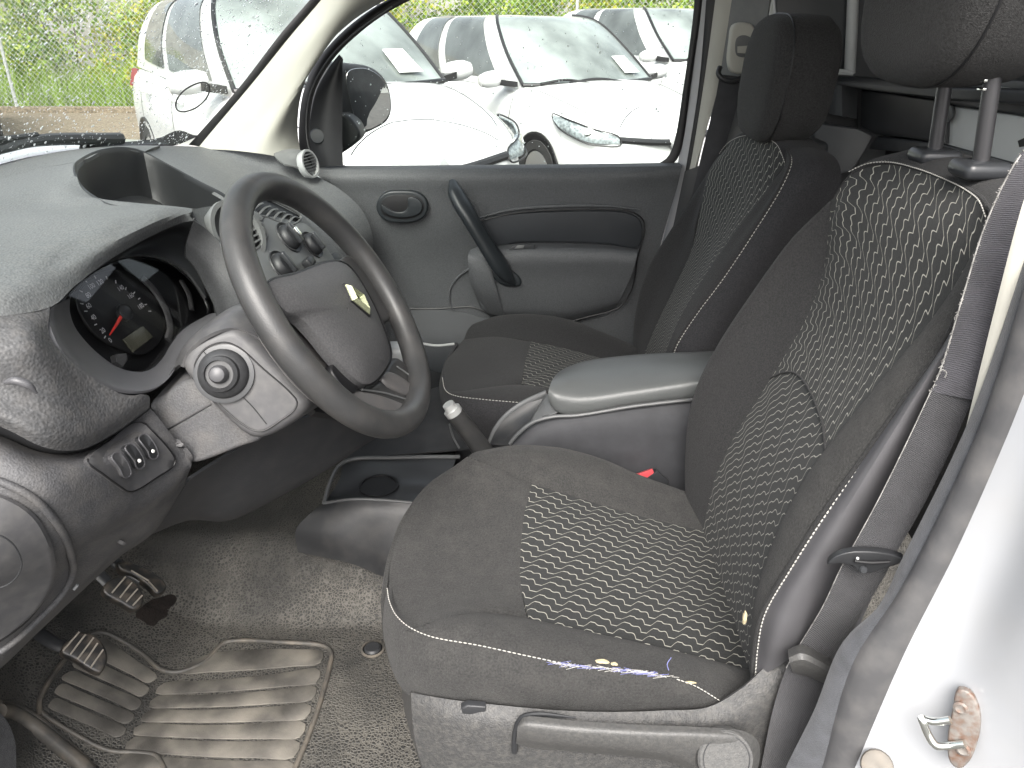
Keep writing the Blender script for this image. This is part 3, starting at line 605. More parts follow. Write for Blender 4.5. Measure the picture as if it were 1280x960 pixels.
# passenger side of the dash
pr = [[(172, 185, 1.08), (200, 182.5, 1.24), (236, 183, 1.36), (300, 186, 1.385), (350, 194, 1.40), (378, 200, 1.41)],
      [(186, 194, 1.075), (215, 194, 1.2), (250, 197, 1.29), (300, 203, 1.34), (350, 211, 1.37), (392, 217, 1.40)],
      [(210, 207, 1.05), (240, 210, 1.13), (280, 217, 1.20), (330, 226, 1.27), (380, 236, 1.32), (424, 236, 1.385)],
      [(247, 228, .99), (275, 232, 1.05), (310, 240, 1.12), (360, 254, 1.20), (410, 262, 1.28), (452, 262, 1.375)],
      [(286, 251, .905), (305, 256, .95), (335, 266, 1.02), (380, 282, 1.12), (425, 296, 1.22), (466, 296, 1.36)],
      [(300, 262, .89), (320, 270, .93), (350, 284, 1.0), (395, 306, 1.1), (438, 330, 1.2), (464, 322, 1.36)],
      [(320, 300, .93), (350, 320, .98), (395, 345, 1.08), (440, 370, 1.2), (455, 350, 1.38)],
      [(330, 360, .98), (360, 380, 1.03), (400, 400, 1.12), (440, 420, 1.24), (450, 400, 1.40)]]
D('passenger_pad', MB().grid(loft(pr, 50, 50), .006), 'dash_plastic')
D('lower_glovebox', MB().grid(loft([pr[-1], [(380, 440, 1.05), (420, 450, 1.12), (460, 460, 1.2), (520, 455, 1.38)], [(370, 560, 1.1), (450, 540, 1.15), (520, 520, 1.2), (560, 470, 1.4)]], 30, 20), .006), 'black_plastic')
# small side vent by the A pillar
vt = D('side_vent', MB().grid(loft([[(342, 192, 1.36), (352, 188, 1.375), (366, 186, 1.38), (378, 188, 1.385)], [(346, 198, 1.34), (358, 196, 1.35), (370, 194, 1.36), (383, 196, 1.37)], [(356, 205, 1.325), (370, 208, 1.33), (384, 214, 1.35), (396, 221, 1.37)]], 20, 12), .004), 'grey_plastic')
c0 = pt((386, 205, 1.36)); va = unit((.92, -.30, .25))
part('vent_ring', MB().lathe([(.030, -.012), (.034, 0), (.033, .006), (.028, .006), (.027, -.01)], c0, va, 32), 'light_grey_plastic', vt)
part('vent_dark', MB().lathe([(.027, -.012), (.027, -.008)], c0, va, 24), 'gauge_black', vt)
for k in range(-3, 4):
    w = .026*math.sqrt(max(.02, 1-(k/3.6)**2)); part('slat', MB().box(c0+np.array([0, 0, k*.0072])+va*.001, (.008, 2*w, .0022), .0005, [va, unit(np.cross((0, 0, 1), va)), np.cross(va, unit(np.cross((0, 0, 1), va)))]), 'grey_plastic', vt)
# lower dash with the switch panel
low = [[(-90, 520, .15), (0, 545, .16), (55, 566, .165), (105, 564, .195), (150, 540, .25), (188, 510, .29)],
       [(-90, 560, .11), (0, 566, .115), (60, 585, .125), (115, 578, .165), (165, 556, .225), (205, 531, .283)],
       [(-90, 620, .09), (0, 605, .095), (60, 612, .11), (125, 610, .16), (185, 590, .235), (226, 560, .285), (238, 577, .287)],
       [(-90, 690, .085), (0, 650, .09), (60, 655, .11), (125, 650, .16), (180, 627, .225), (225, 600, .28), (237, 588, .30)],
       [(-90, 780, .09), (0, 750, .095), (50, 720, .12), (100, 690, .17), (150, 662, .22), (195, 640, .27), (233, 598, .31)],
       [(-90, 880, .11), (0, 826, .12), (40, 788, .15), (95, 737, .2), (150, 688, .25), (190, 663, .29), (231, 606, .325)],
       [(-90, 892, .16), (0, 836, .17), (40, 798, .2), (95, 746, .25), (150, 696, .3), (190, 668, .34), (233, 606, .36)]]
LG = loft(low, 60, 60)
D('lower_panel', MB().grid(LG, .005), 'lower_dash_plastic')
def on_grid(Gd, px, py, lift=0.0):
    d = unit(ray(px, py)); V = Gd-CAM; t = V@d; dist = np.linalg.norm(V-t[..., None]*d, axis=2); i, j = np.unravel_index(np.argmin(dist), dist.shape)
    N_ = gnormals(Gd)[i, j]; N_ = N_ if N_@(CAM-Gd[i, j]) > 0 else -N_
    r = ray(px, py); return CAM+r*(np.dot(Gd[i, j]+N_*lift-CAM, N_)/np.dot(r, N_))
sp0 = [np.array(on_grid(LG, x, y)) for x, y in ((120, 572), (178, 530), (214, 570), (168, 612))]
spn = unit(np.cross(sp0[2]-sp0[0], sp0[3]-sp0[1])); spn = spn if spn@(CAM-sp0[0]) > 0 else -spn
og = lambda pts, l: [on_grid(LG, x, y, l) for x, y in pts]
def plate(outline, l, n=60, dome_=0.0):
    O_ = crom(og(outline, l), n, True); c = O_.mean(0); return MB().grid(np.stack([O_-spn*.006, O_-spn*.0012, c+(O_-c)*.975]+[c+(O_-c)*k+spn*dome_*(1-k) for k in (.8, .6, .4, .2, .02)], 1), .001, closed=True)
spo = [(110, 578), (113, 570), (140, 549), (165, 530), (180, 529), (188, 536), (212, 562), (219, 574), (217, 582), (196, 597), (170, 613), (160, 614), (150, 608), (128, 592)]
sw = D('switch_panel', plate(spo, .004), 'column_plastic')
part('panel_gap', MB().tube(og(spo, .0028), .0012, 6, 80, closed=True), 'gauge_black', sw)
for k, (ox, oy) in enumerate([(152, 582), (169, 571), (186, 559)]):
    q = [(-12, -10), (-8, -15), (-3, -15), (4, -8), (10, 3), (11, 10), (7, 14), (2, 13), (-2, 4), (-8, -4)]
    kn = part('switch', plate([(ox+a, oy+b) for a, b in q], .0050, 40), 'column_plastic' if k == 0 else 'black_plastic', sw)
    part('switch_frame', MB().tube(og([(ox+a*1.05, oy+b*1.05) for a, b in q], .0048), .0009, 6, 40, closed=True), 'bezel_plastic', sw)
    if k: part('switch_mark', MB().lathe([(.0022, 0), (.0018, .0012)], on_grid(LG, ox+5, oy+5, .0052), spn, 12), 'white_print', kn)
# end cover of the dash with a round mark
spn_keep = spn; spn = unit((-.05, -.95, .25))
eco = [(-80, 606), (-30, 614), (10, 627), (38, 646), (55, 672), (64, 700), (64, 725), (52, 752), (30, 778), (0, 800), (-40, 820), (-80, 835)]
ecv = D('end_cover', plate(eco, .007, 80, .06), 'column_plastic')
part('round_mark', MB().tube(og([(-28, 670), (-5, 668), (14, 678), (26, 698), (26, 712), (14, 728), (-2, 735), (-24, 734), (-38, 705)], .026), .0008, 6, 50, closed=True), 'black_plastic', ecv)
part('cover_gap', MB().tube(og(eco, .003), .002, 6, 80, closed=True), 'gauge_black', ecv); spn = spn_keep
D('end_cover_rim', MB().tube([on_grid(LG, x, y, .002) for x, y in [(-60, 590), (0, 602), (40, 622), (72, 655), (88, 690), (90, 720), (76, 745), (50, 772), (20, 800), (0, 815)]], .004, 10, 60), 'lower_dash_plastic')
D('clip', MB().tube([on_grid(LG, 92, 737, .002), on_grid(LG, 97, 731, .002)], .0018, 8, 6), 'light_grey_plastic')
D('screw_boss', MB().lathe([(.006, 0), (.006, .004), (.003, .004), (.003, .001)], on_grid(LG, 152, 676, .001), (-.3, -.6, -.5), 16), 'lower_dash_plastic')
# knee bolster under the wheel
D('knee_bolster', MB().grid(loft([[(236, 600, .33), (275, 575, .36), (325, 545, .40), (390, 520, .46), (470, 515, .56), (520, 480, .68)], [(200, 655, .34), (250, 625, .37), (310, 595, .41), (380, 570, .47), (450, 550, .56), (500, 530, .66)], [(190, 668, .36), (240, 648, .40), (285, 649, .43), (330, 630, .47), (400, 592, .53), (466, 550, .60), (500, 535, .7)], [(190, 650, .5), (285, 640, .55), (400, 580, .65), (500, 520, .8)]], 50, 24), .004), 'knee_plastic')
# centre stack
cs0 = pt((365, 305, .75)); csn = unit((.83, -.1, .55))
cf = lambda pts, l=0.: [onp(x, y, cs0+csn*l, csn) for x, y in pts]
stack = thing('climate_panel', 'grey centre console panel with air vents and round heater knobs', 'control panel', cs0-np.array([0, 0, .2]))
S = lambda name, mb, m, parent=stack, **k: part(name, mb, m, parent, **k)
S('surround', MB().prism(cf([(296, 256), (306, 248), (330, 244), (380, 268), (430, 318), (470, 380), (470, 460), (380, 470), (330, 420), (306, 380), (298, 320)], -.012), -csn*.06, .01), 'dash_plastic')
S('panel', MB().prism(crom(cf([(318, 312), (333, 300), (334, 290), (326, 278), (330, 271), (345, 270), (372, 277), (384, 280), (402, 300), (424, 332), (440, 362), (420, 395), (360, 390), (330, 370), (320, 340)], .004), 60, True), -csn*.014, .003), 'grey_plastic')
v1 = S('air_vent', MB().prism(cf([(311, 252), (318, 247), (332, 247), (376, 270), (374, 276), (360, 281), (332, 271), (322, 268)], .001), -csn*.012, .002), 'gauge_black')
for k in range(6):
    t = k/5; x0, y0 = 318+t*46, 263-t*0+t*14; part('slat', MB().tube(cf([(x0-4, y0+2), (x0+4, y0-6), (x0+10, y0-9+t*5)], .004), .0028, 6, 10, flat=.5), 'grey_plastic', v1)
part('frame', MB().tube(cf([(311, 252), (318, 247), (332, 247), (376, 270), (374, 276), (360, 281), (332, 271), (322, 268)], .003), .0022, 8, 60, closed=True), 'grey_plastic', v1)
v2 = S('air_vent', MB().prism(cf([(300, 268), (322, 275), (326, 282), (333, 294), (330, 302), (312, 313), (303, 300)], .001), -csn*.012, .002), 'gauge_black')
for k in range(5): part('slat', MB().tube(cf([(301+k*2.4, 278+k*7.4), (315+k*2.4, 273+k*6.6), (324+k*2, 272+k*6.2)], .004), .0028, 6, 10, flat=.5), 'grey_plastic', v2)
part('frame', MB().tube(cf([(300, 268), (322, 275), (326, 282), (333, 294), (330, 302), (312, 313), (303, 300)], .003), .0022, 8, 60, closed=True), 'grey_plastic', v2)
S('vent_bridge', MB().prism(cf([(307, 262), (313, 260), (331, 272), (327, 277)], .006), -csn*.012, .002), 'grey_plastic')
def knob(px, py, r, big):
    c = cf([(px, py)], .004)[0]; k = S('heater_knob', MB().lathe([(r*1.05, 0), (r*1.05, .004), (r*.95, .009), (r*.8, .012), (r*.3, .013)], c, csn, 32), 'black_plastic')
    part('grip', MB().box(c+csn*.014, (.010, r*.55, r*1.75), .003, [csn, (0, 1, 0), np.cross(csn, (0, 1, 0))]), 'satin_black', k)
    part('dial_recess', MB().lathe([(r*1.35, 0), (r*1.3, .003), (r*1.06, .0005)], c-csn*.001, csn, 32), 'black_plastic', k)
    A = [c+csn*.0034+r*1.2*(math.cos(t)*np.cross(csn, (0, 1, 0))+math.sin(t)*np.array([0, 1., 0])) for t in np.linspace(1.2, 2.3, 12)]
    part('colour_mark', MB().tube(A, .0018, 6, 14), 'orange_print', k)
    if big: part('button', MB().box(c+csn*.0195, (.006, r*.5, r*.8), .002, [csn, (0, 1, 0), np.cross(csn, (0, 1, 0))]), 'chrome', k)
knob(361, 297, .021, True); knob(390, 306, .019, False); knob(353, 333, .021, False)
S('rocker_switch', MB().box(cf([(386, 328)], .010)[0], (.016, .03, .016), .004, [csn, (0, 1, 0), np.cross(csn, (0, 1, 0))]), 'black_plastic')
S('side_vent_ring', MB().lathe([(.045, -.02), (.05, 0), (.049, .006), (.042, .006), (.04, -.015)], cf([(296, 290)], -.002)[0], unit((.8, -.35, .45)), 40), 'grey_plastic')
S('lower_gloss', MB().prism(cf([(412, 318), (422, 314), (436, 330), (430, 345)], .002), -csn*.01, .003), 'gauge_black')
S('gear_gate', MB().box(pt((494, 440, .95)), (.05, .05, .035), .012), 'light_grey_plastic')
# ------------------------------------------------------------------ instrument cluster
q0 = pt((152, 393, .385)); qn = unit((.90, -.10, .42))
qf = lambda pts, l=0.: [onp(x, y, q0+qn*l, qn) for x, y in pts]
clu = thing('instrument_cluster', 'speedometer cluster with red needle behind a clear lens under the hood', 'instrument cluster', q0-np.array([0, 0, .08]))
I = lambda name, mb, m, parent=clu, **k: part(name, mb, m, parent, **k)
lens = [(84, 374), (92, 362), (112, 345), (136, 331), (158, 323), (180, 321), (210, 327), (238, 346), (258, 373), (263, 388), (258, 396), (240, 404), (228, 414), (216, 430), (205, 448), (192, 460), (170, 466), (144, 460), (116, 441), (92, 412), (84, 392)]
inner = crom(qf(lens, .006), 90, True)
I('back_panel', MB().prism(qf(lens, -.03), -qn*.01), 'gauge_black')
i2 = crom(qf(lens, -.028), 90, True)
bo = [(62, 385, .222), (59, 400, .21), (66, 424, .20), (82, 449, .20), (113, 476, .215), (152, 491, .245), (190, 488, .29), (210, 474, .33), (221, 456, .36), (230, 438, .40), (242, 424, .43), (264, 408, .46), (278, 396, .475)]
bi_ = [(84, 376), (84, 392), (90, 410), (102, 426), (118, 442), (144, 460), (170, 466), (190, 461), (204, 449), (215, 431), (227, 415), (241, 404), (261, 393)]
bi = [onp(x, y, q0+qn*.006, qn) for x, y in bi_]; bmid = [pt(a)*.5+b*.5+qn*.006 for a, b in zip(bo, bi)]
I('bezel', MB().grid(loft([[pt(a)-qn*.014 for a in bo], bo, bmid, [b+qn*.003 for b in bi], [b-qn*.006 for b in bi]], 70, 24), .002), 'bezel_plastic')
I('tunnel', MB().grid(np.stack([inner-qn*.003, i2], 1), .002, closed=True, out=qn), 'gauge_black')
I('lens', MB().prism(list(inner-qn*.002), -qn*.001), 'cluster_lens')
I('right_wall', MB().grid(loft([[(243, 276, .56), (262, 290, .578), (285, 318, .578), (300, 350, .562), (306, 378, .532), (300, 396, .50)], [(234, 300, .56), (250, 315, .565), (268, 342, .56), (280, 366, .542), (284, 388, .515), (280, 400, .49)], [(232, 320, .545), (246, 336, .545), (258, 358, .535), (268, 380, .515), (271, 393, .495), (268, 402, .478)]], 30, 14), .004), 'wall_plastic')
D('centre_slope', MB().grid(loft([[(240, 262, .60), (262, 258, .70), (290, 256, .80), (312, 254, .85)], [(250, 282, .585), (272, 280, .66), (296, 280, .74), (316, 285, .80)], [(290, 320, .575), (300, 318, .64), (315, 320, .70), (330, 330, .76)], [(308, 378, .53), (320, 380, .58), (335, 385, .65), (350, 395, .72)]], 30, 24), .004), 'dash_plastic')
dial = I('speed_dial', MB().prism(crom(qf([(97, 372), (112, 350), (136, 338), (160, 341), (182, 358), (198, 384), (205, 412), (196, 432), (178, 443), (152, 436), (122, 420), (104, 397)], -.022), 60, True), -qn*.003, .001), 'dial_face')
part('dial_ring', MB().tube(qf([(178, 348), (192, 362), (206, 384), (213, 408), (210, 425)], -.018), .006, 10, 40, flat=.4, up=qn), 'dial_ring', dial)
part('dial_ring', MB().tube(qf([(226, 350), (236, 368), (240, 388)], -.02), .005, 10, 30, flat=.4, up=qn), 'dial_ring', dial)
rgt = np.array([-.1, 1, 0]); rgt = unit(rgt-qn*(rgt@qn)); upv = np.cross(qn, rgt); upv = upv if upv[2] > 0 else -upv
rgt2 = unit(qf([(170, 380)])[0]-qf([(140, 400)])[0]); up2 = np.cross(qn, rgt2)
for n_, (x, y) in zip(('0', '20', '40', '60', '80', '100', '120', '140', '160', '180'), [(138, 425.5), (128.5, 413.5), (117, 397), (111, 382.5), (110.5, 369), (114.5, 358), (125, 353), (151, 360.5), (163.5, 370), (176, 383)]):
    part('dial_number', text_mb(n_, qf([(x, y)], -.0205)[0], rgt2, up2, .0085), 'dial_print', dial, recalc=False, flat=True)
for x, y in [(132, 420), (121, 405), (109, 389), (104, 380), (103, 365), (109, 353), (120, 348), (134, 349), (145, 354), (157, 362), (167, 367), (173, 374), (181, 381), (186, 389)]:
    a = qf([(x, y)], -.0205)[0]; dr = unit(a-qf([(150, 390)], -.0205)[0]); part('dial_tick', MB().tube([a, a+dr*.004], .0006, 6, 4), 'dial_print', dial)
part('needle', MB().tube(qf([(154, 391), (146, 405), (137, 419)], -.016), [.0026, .002, .0008], 8, 20, flat=.5, up=qn), 'needle_red', dial)
part('hub', MB().lathe([(.011, 0), (.011, .006), (.007, .009), (.002, .009)], qf([(153, 392)], -.02)[0], qn, 24), 'satin_black', dial)
part('display', MB().prism(qf([(154, 424), (179, 407), (192, 421), (167, 440)], -.0195), -qn*.002, .0006), 'lcd', dial)
I('trip_button', MB().prism(qf([(144, 443), (158, 441), (160, 450), (154, 458), (146, 452)], -.01), -qn*.008, .001), 'dial_ring')
# ------------------------------------------------------------------ steering wheel
wc = np.array([-.2202, .42, 1.1306]); _t, _y = .565, -.073
wn_ = np.array([math.cos(_t)*math.cos(_y), math.cos(_t)*math.sin(_y), math.sin(_t)]); wa = np.array([-math.sin(_y), math.cos(_y), 0]); wb = np.cross(wn_, wa)
wf = lambda pts, l=0.: [onp(x, y, wc+wn_*l, wn_) for x, y in pts]
whl = thing('steering_wheel', 'dark grey steering wheel with airbag pad and chrome diamond emblem', 'steering wheel', wc-np.array([0, 0, .2]))
H = lambda name, mb, m, parent=whl, **k: part(name, mb, m, parent, **k)
H('rim', MB().tube([wc+.169*(math.cos(t)*wa+math.sin(t)*wb) for t in np.linspace(0, 2*math.pi, 48, endpoint=False)], .0174, 24, 140, closed=True), 'wheel_grip')
H('hub_core', MB().lathe([(.05, -.07), (.062, -.05), (.07, -.015), (.06, .0)], wc-wb*.01, wn_, 40), 'black_plastic')
pado = [(333, 362), (338, 352), (372, 342), (410, 328), (424, 327), (436, 333), (448, 348), (468, 384), (484, 424), (488, 444), (483, 458), (471, 474), (460, 480), (450, 478), (438, 468), (420, 449), (390, 412), (374, 396), (360, 391), (348, 380)]
def dome(outline, l0, l1, depth, n=64, rings=6):
    O = crom(wf(outline, l0), n, True); c = O.mean(0); R = [O-wn_*depth, O-wn_*.004]
    for k in range(rings+1):
        f = k/rings; s = (1-f)**.8; R.append(c+(O-c)*(.02+.98*s)+wn_*l1*(1-(1-f)**3))
    return MB().grid(np.stack(R, 1), .002, closed=True, out=wn_)
abag = H('airbag_pad', dome(pado, .008, .014, .013, rings=10), 'airbag_plastic')
H('left_spoke', MB().prism(crom(wf([(343, 394), (358, 393), (374, 400), (398, 424), (420, 450), (438, 470), (450, 484), (440, 505), (418, 500), (385, 472), (352, 430), (338, 405)], -.016), 60, True), -wn_*.02, .008, 4), 'spoke_plastic')
H('spoke_gap', MB().tube(wf([(346, 384), (357, 394), (371, 401), (389, 419), (417, 453), (443, 481)], -.008), [.002, .004, .004, .005, .003], 8, 50), 'gauge_black')
H('left_insert', MB().prism(crom(wf([(420, 452), (438, 470), (448, 482), (441, 492), (428, 482), (415, 462)], .001), 30, True), -wn_*.02, .003), 'gauge_black')
H('lower_spoke', MB().prism(crom(wf([(436, 484), (458, 483), (476, 472), (490, 448), (500, 446), (520, 468), (534, 488), (532, 508), (516, 522), (480, 528), (446, 516), (428, 500)], -.006), 60, True), -wn_*.022, .008, 4), 'wheel_grip')
H('spoke_groove', MB().tube(wf([(452, 487), (480, 491), (514, 500), (527, 497), (528, 488), (515, 472), (496, 458)], -.0045), .0014, 6, 50), 'grey_plastic')
for poly in ([(478, 470), (486, 463), (506, 472), (522, 488), (518, 494), (500, 489), (484, 480)], [(440, 490), (460, 490), (494, 500), (510, 508), (494, 514), (460, 506)]):
    H('thumb_rest', MB().prism(crom(wf(poly, -.002), 40, True), -wn_*.016, .005, 4), 'spoke_plastic')
H('right_spoke', MB().prism(crom(wf([(428, 330), (440, 316), (456, 318), (476, 346), (490, 375), (492, 394), (480, 402), (466, 388), (452, 356)], -.008), 50, True), -wn_*.022, .008, 4), 'wheel_grip')
er, eu = unit(wf([(450, 369)])[0]-wf([(444, 378)])[0]), None
edp = [(432.5, 355.5), (452.5, 369.5), (462.5, 392.5), (441.5, 375)]
em = MB(); eo = [np.array(p) for p in wf(edp, .0255)]; ecn = np.mean(eo, 0)
ei = [ecn+(p-ecn)*.55 for p in eo]
for k in range(4):
    a, b, c, d = eo[k], eo[(k+1) % 4], ei[(k+1) % 4], ei[k]; m1, m2 = (a+d)/2+wn_*.005, (b+c)/2+wn_*.005
    em.add([a, b, m2, m1, c, d, a-wn_*.004, b-wn_*.004, c-wn_*.004, d-wn_*.004], [(0, 1, 2, 3), (3, 2, 4, 5), (0, 6, 7, 1), (5, 4, 8, 9), (6, 9, 8, 7)])
part('emblem', em, 'emblem_foliage_tint', abag, flat=True)
part('emblem_back', MB().prism([ecn+(p-ecn)*1.12-wn_*.001 for p in eo], -wn_*.004), 'gauge_black', abag)
r3, u3 = unit(wf([(487, 442)])[0]-wf([(470, 447)])[0]), None
tr_ = unit(wf([(484, 424)])[0]-wf([(468, 384)])[0]); tu_ = np.cross(wn_, tr_)
part('pad_lettering', text_mb('AIR', wf([(474, 441)], .0165)[0], -tu_ if (-tu_)@(1, 0, 0) > 0 else tu_, tr_*-1 if tr_[2] < 0 else tr_, .008), 'bezel_plastic', abag, recalc=False, flat=True)
part('pad_lettering', text_mb('BAG', wf([(477, 448)], .0165)[0], -tu_ if (-tu_)@(1, 0, 0) > 0 else tu_, tr_*-1 if tr_[2] < 0 else tr_, .008), 'bezel_plastic', abag, recalc=False, flat=True)
H('pad_groove', MB().tube(wf(pado, .0035), .0028, 8, 90, closed=True), 'gauge_black')
# ------------------------------------------------------------------ column shroud and stalk
colm = thing('steering_column', 'grey steering column shroud with a round stalk end facing the door', 'column shroud', pt((280, 560, .36)))
K = lambda name, mb, m, parent=colm, **k: part(name, mb, m, parent, **k)
cn_ = unit((.12, -.93, .3)); k0 = pt((285, 470, .30))
kf = lambda pts, l=0.: [onp(x, y, k0+cn_*l, cn_) for x, y in pts]
K('column_body', MB().prism(crom(kf([(186, 508), (205, 494), (232, 476), (262, 476), (300, 520), (328, 548), (300, 560), (240, 580), (236, 576)], -.035), 50, True), (0.0, .14, 0), .006), 'lower_dash_plastic')
K('split_line', MB().tube(kf([(206, 539), (235, 522), (264, 505)], -.0345), .0011, 6, 16), 'gauge_black')
K('upper_shroud', MB().grid(loft([[(216, 462, .36), (225, 440, .37), (250, 412, .40), (285, 388, .44), (320, 376, .48)], [(224, 456, .32), (232, 432, .325), (258, 408, .335), (292, 386, .36), (330, 380, .40)], [(226, 458, .303), (236, 438, .305), (262, 418, .31), (292, 410, .32), (340, 430, .33)]], 30, 16), .004), 'column_plastic')
pod = K('stalk_pod', MB().prism(crom(kf([(225, 458), (230, 441), (246, 424), (268, 414), (292, 410), (315, 425), (345, 455), (372, 486), (384, 502), (382, 512), (368, 526), (345, 541), (324, 549), (308, 547), (286, 530), (262, 506), (240, 482)], .0), 80, True), (0.02, .13, -.03), .012, 5), 'column_plastic')
part('pod_groove', MB().tube(kf([(247, 448), (258, 435), (280, 428), (298, 434), (330, 462), (362, 490), (371, 502), (368, 512), (350, 526), (330, 538), (318, 538), (300, 528), (268, 500), (250, 478), (243, 462)], .0006), .0010, 6, 80, closed=True), 'gauge_black', pod)
part('pod_groove', MB().tube(kf([(297, 490), (315, 508), (333, 530)], .0006), .0007, 6, 16), 'gauge_black', pod)
part('pod_groove', MB().tube(kf([(255, 440), (260, 446), (264, 450)], .0006), .0007, 6, 8), 'gauge_black', pod)
kc = kf([(280, 467)], .001)[0]; ka = unit((.1, -.92, .38))
sk_ = K('stalk', MB().lathe([(.0285, 0), (.0285, .004), (.026, .010), (.021, .013), (.020, .020), (.016, .023), (.0155, .019)], kc, ka, 48), 'stalk_plastic')
part('stalk_button', MB().lathe([(.0105, .012), (.0105, .024), (.008, .030), (.004, .032)], kc, ka, 32), 'bezel_plastic', sk_)
part('stalk_collar', MB().lathe([(.034, -.002), (.034, .0015), (.030, .002)], kc, ka, 48), 'satin_black', sk_)
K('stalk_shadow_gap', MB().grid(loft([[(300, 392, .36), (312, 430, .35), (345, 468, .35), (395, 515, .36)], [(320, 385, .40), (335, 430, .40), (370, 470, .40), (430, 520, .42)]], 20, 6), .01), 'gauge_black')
# ------------------------------------------------------------------ pedals
def pedal(name, label, outline, Y, ribs, arm, nrm):
    c = pt((*np.mean(outline, 0), Y)); n = unit(nrm); f = lambda pts, l=0.: [onp(x, y, c+n*l, n) for x, y in pts]
    t = thing(name, label, 'pedal', c, 'foot pedals')
    pd = part('pad', MB().prism(crom(f(outline), 40, True), -n*.016, .004), 'pedal_rubber', t)
    for a, b in ribs: part('rib', MB().tube(f([a, b], .0012), .0013, 6, 8), 'worn_metal_edge', pd)
    part('arm', MB().tube([c-n*.012]+[pt(q) for q in arm], [.010, .011, .012], 10, 16, flat=.5), 'black_plastic', t)
pedal('clutch_pedal', 'large ribbed clutch pedal with worn pale ribs over the toe ramp', [(76, 814), (90, 795), (103, 790), (122, 796), (134, 814), (134, 828), (126, 841), (112, 836), (94, 824)], .35,
      [((79, 813), (99, 790)), ((88, 818), (107, 793)), ((97, 824), (117, 797)), ((105, 829), (122, 804)), ((113, 835), (129, 812))], [(70, 805, .36), (45, 790, .38), (10, 770, .42)], (.55, -.35, .75))
pedal('brake_pedal', 'small ribbed brake pedal with pale ribs beside the dark worn patch', [(128, 738), (140, 722), (156, 720), (172, 730), (180, 744), (178, 756), (168, 762), (152, 754)], .45,
      [((140, 741), (157, 721)), ((150, 747), (165, 728)), ((158, 752), (172, 736)), ((166, 757), (178, 744))], [(128, 722, .46), (110, 700, .48), (90, 670, .5)], (.55, -.35, .75))
pedal('accelerator_pedal', 'long narrow smooth accelerator pedal reaching past the brake', [(146, 704), (158, 701), (182, 710), (204, 724), (209, 734), (203, 740), (196, 742), (184, 731), (166, 718), (150, 712)], .53,
      [((164, 713), (186, 726)), ((186, 727), (197, 739))], [(140, 700, .55), (110, 670, .58)], (.5, -.3, .8))
# ------------------------------------------------------------------ driver seat
ds = thing('driver_seat', 'driver seat in worn dark cloth with pale wave pattern and torn seam', 'car seat', np.array([.1, .38, .42]))
cu = bpy.data.objects.new('cushion', None); COL.objects.link(cu); cu.parent = ds
bk = bpy.data.objects.new('backrest', None); COL.objects.link(bk); bk.parent = ds
far_seam = [(585, 571, .575), (620, 585, .555), (665, 605, .54), (720, 622, .535), (800, 645, .53), (880, 664, .53), (930, 676, .53)]
near_seam = [(527, 789, .20), (545, 777, .21), (580, 768, .225), (615, 768, .24), (660, 775, .245), (720, 788, .245), (800, 808, .245), (870, 823, .25), (935, 837, .255), (985, 845, .26)]
stitch = [(484, 735, .31), (487, 752, .27), (496, 770, .232), (512, 784, .205), (540, 796, .182), (600, 807, .165), (660, 820, .155), (720, 832, .15), (790, 838, .15), (832, 845, .15), (868, 858, .15), (900, 877, .15), (910, 890, .15)]
cp_f = [(665, 605, .54), (720, 622, .535), (800, 645, .53), (880, 664, .53), (930, 676, .53)]
cp_n = [(662, 775, .245), (720, 788, .245), (800, 808, .245), (870, 823, .25), (935, 837, .255), (985, 845, .26)]
def pan(name, G, m, par, uv=False, th=.006): return part(name, MB().grid(G, th, uv=uv), m, par)
CG = loft([cp_f, [(656, 640, .47), (730, 658, .465), (810, 680, .46), (900, 704, .46), (950, 715, .46)], [(651, 685, .39), (730, 704, .385), (820, 727, .38), (915, 752, .38), (970, 765, .38)], [(651, 730, .31), (720, 746, .31), (820, 769, .31), (925, 793, .31), (980, 806, .31)], cp_n], 70, 50, puff=.004)
pan('centre_panel', CG, 'wave_cloth', cu, uv=True)
# front panel: from the nose to the start of the patterned cloth
pan('front_panel', loft([[(585, 571, .575), (620, 585, .555), (665, 605, .54)], [(545, 600, .56), (600, 625, .51), (656, 640, .47)], [(508, 648, .48), (580, 672, .43), (651, 685, .39)], [(489, 700, .385), (570, 722, .34), (651, 730, .31)], [(486, 742, .30), (500, 757, .275), (560, 758, .26), (615, 760, .25), (660, 774, .246)], [(497, 770, .232), (512, 783, .207), (527, 788.5, .2), (545, 777, .21), (580, 768, .225), (615, 768, .24), (662, 775, .245)]], 40, 40, puff=.007), 'seat_fabric', cu)
# far bolster rolls over to the side facing the console
pan('far_bolster', loft([far_seam, [(592, 566, .60), (640, 562, .595), (690, 572, .59), (740, 588, .585), (800, 614, .58), (860, 636, .575), (930, 655, .57)], [(600, 566, .625), (650, 560, .635), (700, 562, .635), (750, 575, .63), (800, 596, .62), (860, 617, .61), (930, 640, .60)], [(605, 600, .635), (650, 600, .65), (700, 602, .65), (750, 610, .645), (800, 628, .635), (860, 645, .62), (930, 660, .61)]], 50, 30, puff=.003), 'seat_fabric', cu)
pan('far_skirt', loft([[(605, 600, .635), (650, 600, .65), (700, 602, .65), (750, 610, .645), (800, 628, .635), (860, 645, .62), (930, 660, .61)], [(605, 680, .62), (650, 690, .63), (750, 690, .63), (860, 710, .60), (930, 730, .60)]], 20, 6), 'seat_fabric', cu)
NB = loft([near_seam, [(515, 786, .203), (545, 786, .195), (580, 783, .195), (620, 784, .2), (660, 791, .2), (720, 803, .20), (800, 817, .20), (870, 832, .205), (930, 848, .21), (960, 862, .21)], stitch[3:]], 60, 24, puff=.010)
pan('near_bolster', NB, 'seat_fabric', cu)
